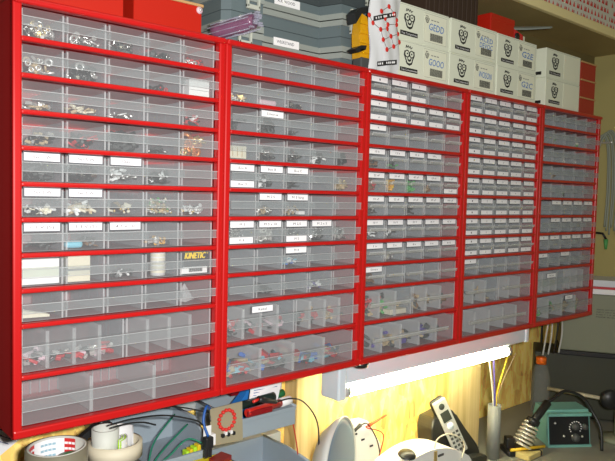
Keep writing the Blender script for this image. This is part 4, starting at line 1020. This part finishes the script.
# bottle
bc = (1.516, .131)
t = thing('plastic_bottle', 'clear ribbed plastic bottle with an orange cap behind the soldering iron', 'bottle', (*bc, DESK)); o = (*bc, DESK)
prof = [(0, .002), (.024, 0), (.028, .006)]
for k in range(11): prof += [(.028, .016 + k * .012), (.0262, .022 + k * .012)]
prof += [(.028, .146), (.027, .160), (.020, .184), (.013, .198), (.0125, .206)]
b = MB(); b.lathe(prof, o, 'bottle', n=32); b.build('bottle_body', t, o)
b = MB(); b.lathe([(.0125, .198), (.0148, .198), (.0148, .216), (.013, .2185), (0, .2185)], o, 'cap_orange', n=24); b.build('cap', t, o)
# pencil and sponge
b = MB(); b.tube([(1.262, .066, DESK + .020), (1.355, .022, DESK + .022)], .0042, 'pencil_yellow', 6); single('pencil', b, (1.30, .045, DESK + .016), 'yellow pencil lying across the cleaning sponge at the bottom edge', 'pencil')
b = MB(); b.box(1.275, 1.345, .020, .062, DESK, DESK + .0155, 'sponge', .003); single('sponge', b, (1.31, .04, DESK), 'tan cleaning sponge under the yellow pencil', 'sponge')

# ------------------------------------------------------------------ right-hand corner
EM = Matrix.Translation((1.662, .150, -.150)) @ Matrix.Rotation(-1.02, 4, 'Z')       # local x runs along the front face
t = thing('equipment_case', 'grey-green equipment case with small black print on a black base, right edge', 'equipment case', (1.75, .05, -.15)); o = (1.75, .05, -.15)
b = MB(); b.M = EM; b.box(0, .36, 0, .15, .006, .185, 'equip_grey', .004); b.build('case', t, o)
b = MB(); b.M = EM; b.box(-.004, .364, -.006, .15, -.008, .006, 'black_edge', .002); b.build('base_strip', t, o)
b = MB(); b.M = EM
for k in range(4): b.text(('SERIAL NO 4071 AC', 'INPUT 230 V 50 HZ', 'FUSE T 1 A 250 V', 'MADE IN EU')[k], (.098, -.0006, .137 - k * .0075), (1, 0, 0), (0, 0, 1), .0042, 'ink_black', .066 - .012 * (k == 3))
b.build('print', t, o)
b = MB(); b.M = EM; b.box(-.075, .37, .012, .16, -.205, -.009, 'equip_dark', .004)
single('dark_case', b, (1.75, .05, -.36), 'dark grey case under the grey-green equipment case at the right edge', 'case')
for k, (z, h, m, l) in enumerate(((.186, .016, 'paper_white', 'bottom stack of white sheets on the equipment case'), (.202, .007, 'c_red', 'thin red folder between the white sheets on the equipment case'), (.209, .020, 'carton_side', 'top stack of white sheets above the red folder'))):
    b = MB(); b.M = EM; b.box(.055 + .004 * k, .34, -.004 + .003 * k, .13, z, z + h, m, .0015)
    single('paper_stack' if k != 1 else 'red_folder', b, (1.75, .05, z - .15), l, 'papers' if k != 1 else 'folder')
t = thing('swing_arm', 'pale bar ending in a dark round joint in front of the dark case', 'swing arm', (1.62, .0, DESK)); o = (1.62, 0, DESK)
b = MB(); p0, p1 = Vector((1.585, .145, -.252)), Vector((1.596, -.015, -.244)); b.tube([p0, p1], .006, 'pale_wood', 4); b.build('bar', t, o)
b = MB(); b.lathe([(0, .012), (.024, .010), (.029, 0), (.024, -.010), (0, -.012)], (1.604, -.036, -.243), 'black_plastic', axis=(-.76, -.65, 0), n=28); b.build('joint', t, o)
b = MB(); b.tube([(1.618, -.052, -.250), (1.618, -.052, DESK + .012)], .007, 'equip_grey', 10); b.lathe([(0, 0), (.045, 0), (.045, .010), (.02, .014), (0, .014)], (1.618, -.052, DESK), 'equip_grey', n=28); b.build('stand', t, o)
# cables hanging from the underside of the last cabinet
for k, (x, y, m, l) in enumerate(((1.560, .145, 'cable_white', 'white cable hanging beside the rightmost cabinet, first of four'), (1.580, .140, 'cable_white', 'white cable hanging beside the rightmost cabinet, second of four'),
                                  (1.605, .138, 'black_plastic', 'black cable hanging among white ones beside the rightmost cabinet'), (1.622, .132, 'cable_white', 'white cable beside the rightmost cabinet, next to the grey-green case'))):
    cable('hanging_cable', [(x + .02, y, .30), (x + .02 + .004 * math.sin(k * 2), y, .05), (x + .02 + .004 * math.cos(k * 3), y + .004, -.03), (x + .014 + .003 * k, y + .006, -.09), (x + .010 + .003 * k, y + .012, -.150)], .0026, m, l, 'cable', 'cables beside the rightmost cabinet')
cable('wall_cable', [(1.806, .294, .30), (1.806, .294, .05), (1.806, .294, -.10), (1.806, .294, DESK + .1), (1.806, .294, DESK + .003)], .0042, 'black_edge', 'thick black cable running straight down behind the orange bottle cap')
# cables on the right wall
b = MB(); b.box(XR - .022, XR, .120, .180, .508, .514, 'bright_metal', .002); single('cable_hook', b, (XR - .011, .15, .508), 'small metal hook on the yellow wall that holds the grey cables', 'hook')
for k in range(6):
    x = XR - .010 - .004 * (k % 2)
    cable('test_lead', [(x, .190 - .003 * k, .34 - .02 * k), (x, .190 - .004 * k, .46), (x, .176 - .006 * k, .520 + .003 * k), (x, .150 - .006 * k, .530 + .003 * k), (x, .136 - .007 * k, .48), (x, .132 - .008 * k, .36), (x, .136 - .008 * k, .235 - .012 * (k % 3))], .0033, 'cable_grey',
          ('%s of the grey-green leads draped over the hook on the yellow wall' % ('innermost', 'second', 'third', 'fourth', 'fifth', 'outermost')[k]), 'lead', 'leads on the wall hook')
t = thing('green_probe', 'small probe with a bright green tip hanging below the grey leads', 'probe', (XR - .007, .135, .20)); o = (XR - .007, .135, .20)
b = MB(); b.tube([(XR - .006, .172, .215), (XR - .006, .142, .213), (XR - .006, .130, .195)], .004, 'black_plastic', 8); b.build('grip', t, o)
b = MB(); b.tube([(XR - .0075, .130, .195), (XR - .0075, .129, .162)], .0075, 'c_green', 10, r_end=.004); b.build('tip', t, o)

# ------------------------------------------------------------------ camera and light
yaw, pitch, roll = .7129, -.0545, .0237
f = Vector((math.sin(yaw) * math.cos(pitch), math.cos(yaw) * math.cos(pitch), math.sin(pitch)))
r0 = Vector((math.cos(yaw), -math.sin(yaw), 0)); u0 = r0.cross(f)
rt = r0 * math.cos(roll) + u0 * math.sin(roll); up = -r0 * math.sin(roll) + u0 * math.cos(roll)
cd = bpy.data.cameras.new('camera'); cam = bpy.data.objects.new('camera', cd); COL.objects.link(cam)
cd.sensor_width = 36; cd.lens = 650.36 / 615 * 36; cd.clip_start = .02
C = Vector((-.2489, -.8442, .3173 + ZO))
cam.matrix_world = Matrix(((rt.x, up.x, -f.x, C.x), (rt.y, up.y, -f.y, C.y), (rt.z, up.z, -f.z, C.z), (0, 0, 0, 1)))
SC.camera = cam
def area(name, loc, look, sx, sy, power, col):
    l = bpy.data.lights.new(name, 'AREA'); l.shape = 'RECTANGLE'; l.size = sx; l.size_y = sy; l.energy = power; l.color = col
    o = bpy.data.objects.new(name, l); COL.objects.link(o); o.location = loc
    o.rotation_euler = (Vector(look) - Vector(loc)).to_track_quat('-Z', 'Y').to_euler(); return o
area('camera_flash', C + up * .03 + rt * .07, C + up * .03 + f + rt * .07, .05, .03, 15.5, (1, .97, .95))
area('overhead_fill', (.3, -.9, 2.45), (.5, 0, 1.0), 1.2, .3, 3, (1, .95, .72))  # unseen overhead light added as weak ambient fill
w = bpy.data.worlds.new('world'); SC.world = w; w.use_nodes = True
w.node_tree.nodes['Background'].inputs[0].default_value = (.85, .95, .8, 1); w.node_tree.nodes['Background'].inputs[1].default_value = .045
vs = SC.view_settings; vs.view_transform = 'Standard'; vs.look = 'None'; vs.exposure = 0; vs.gamma = 1
SC.cycles.transparent_max_bounces = 24; SC.cycles.max_bounces = 8
bpy.context.view_layer.update()
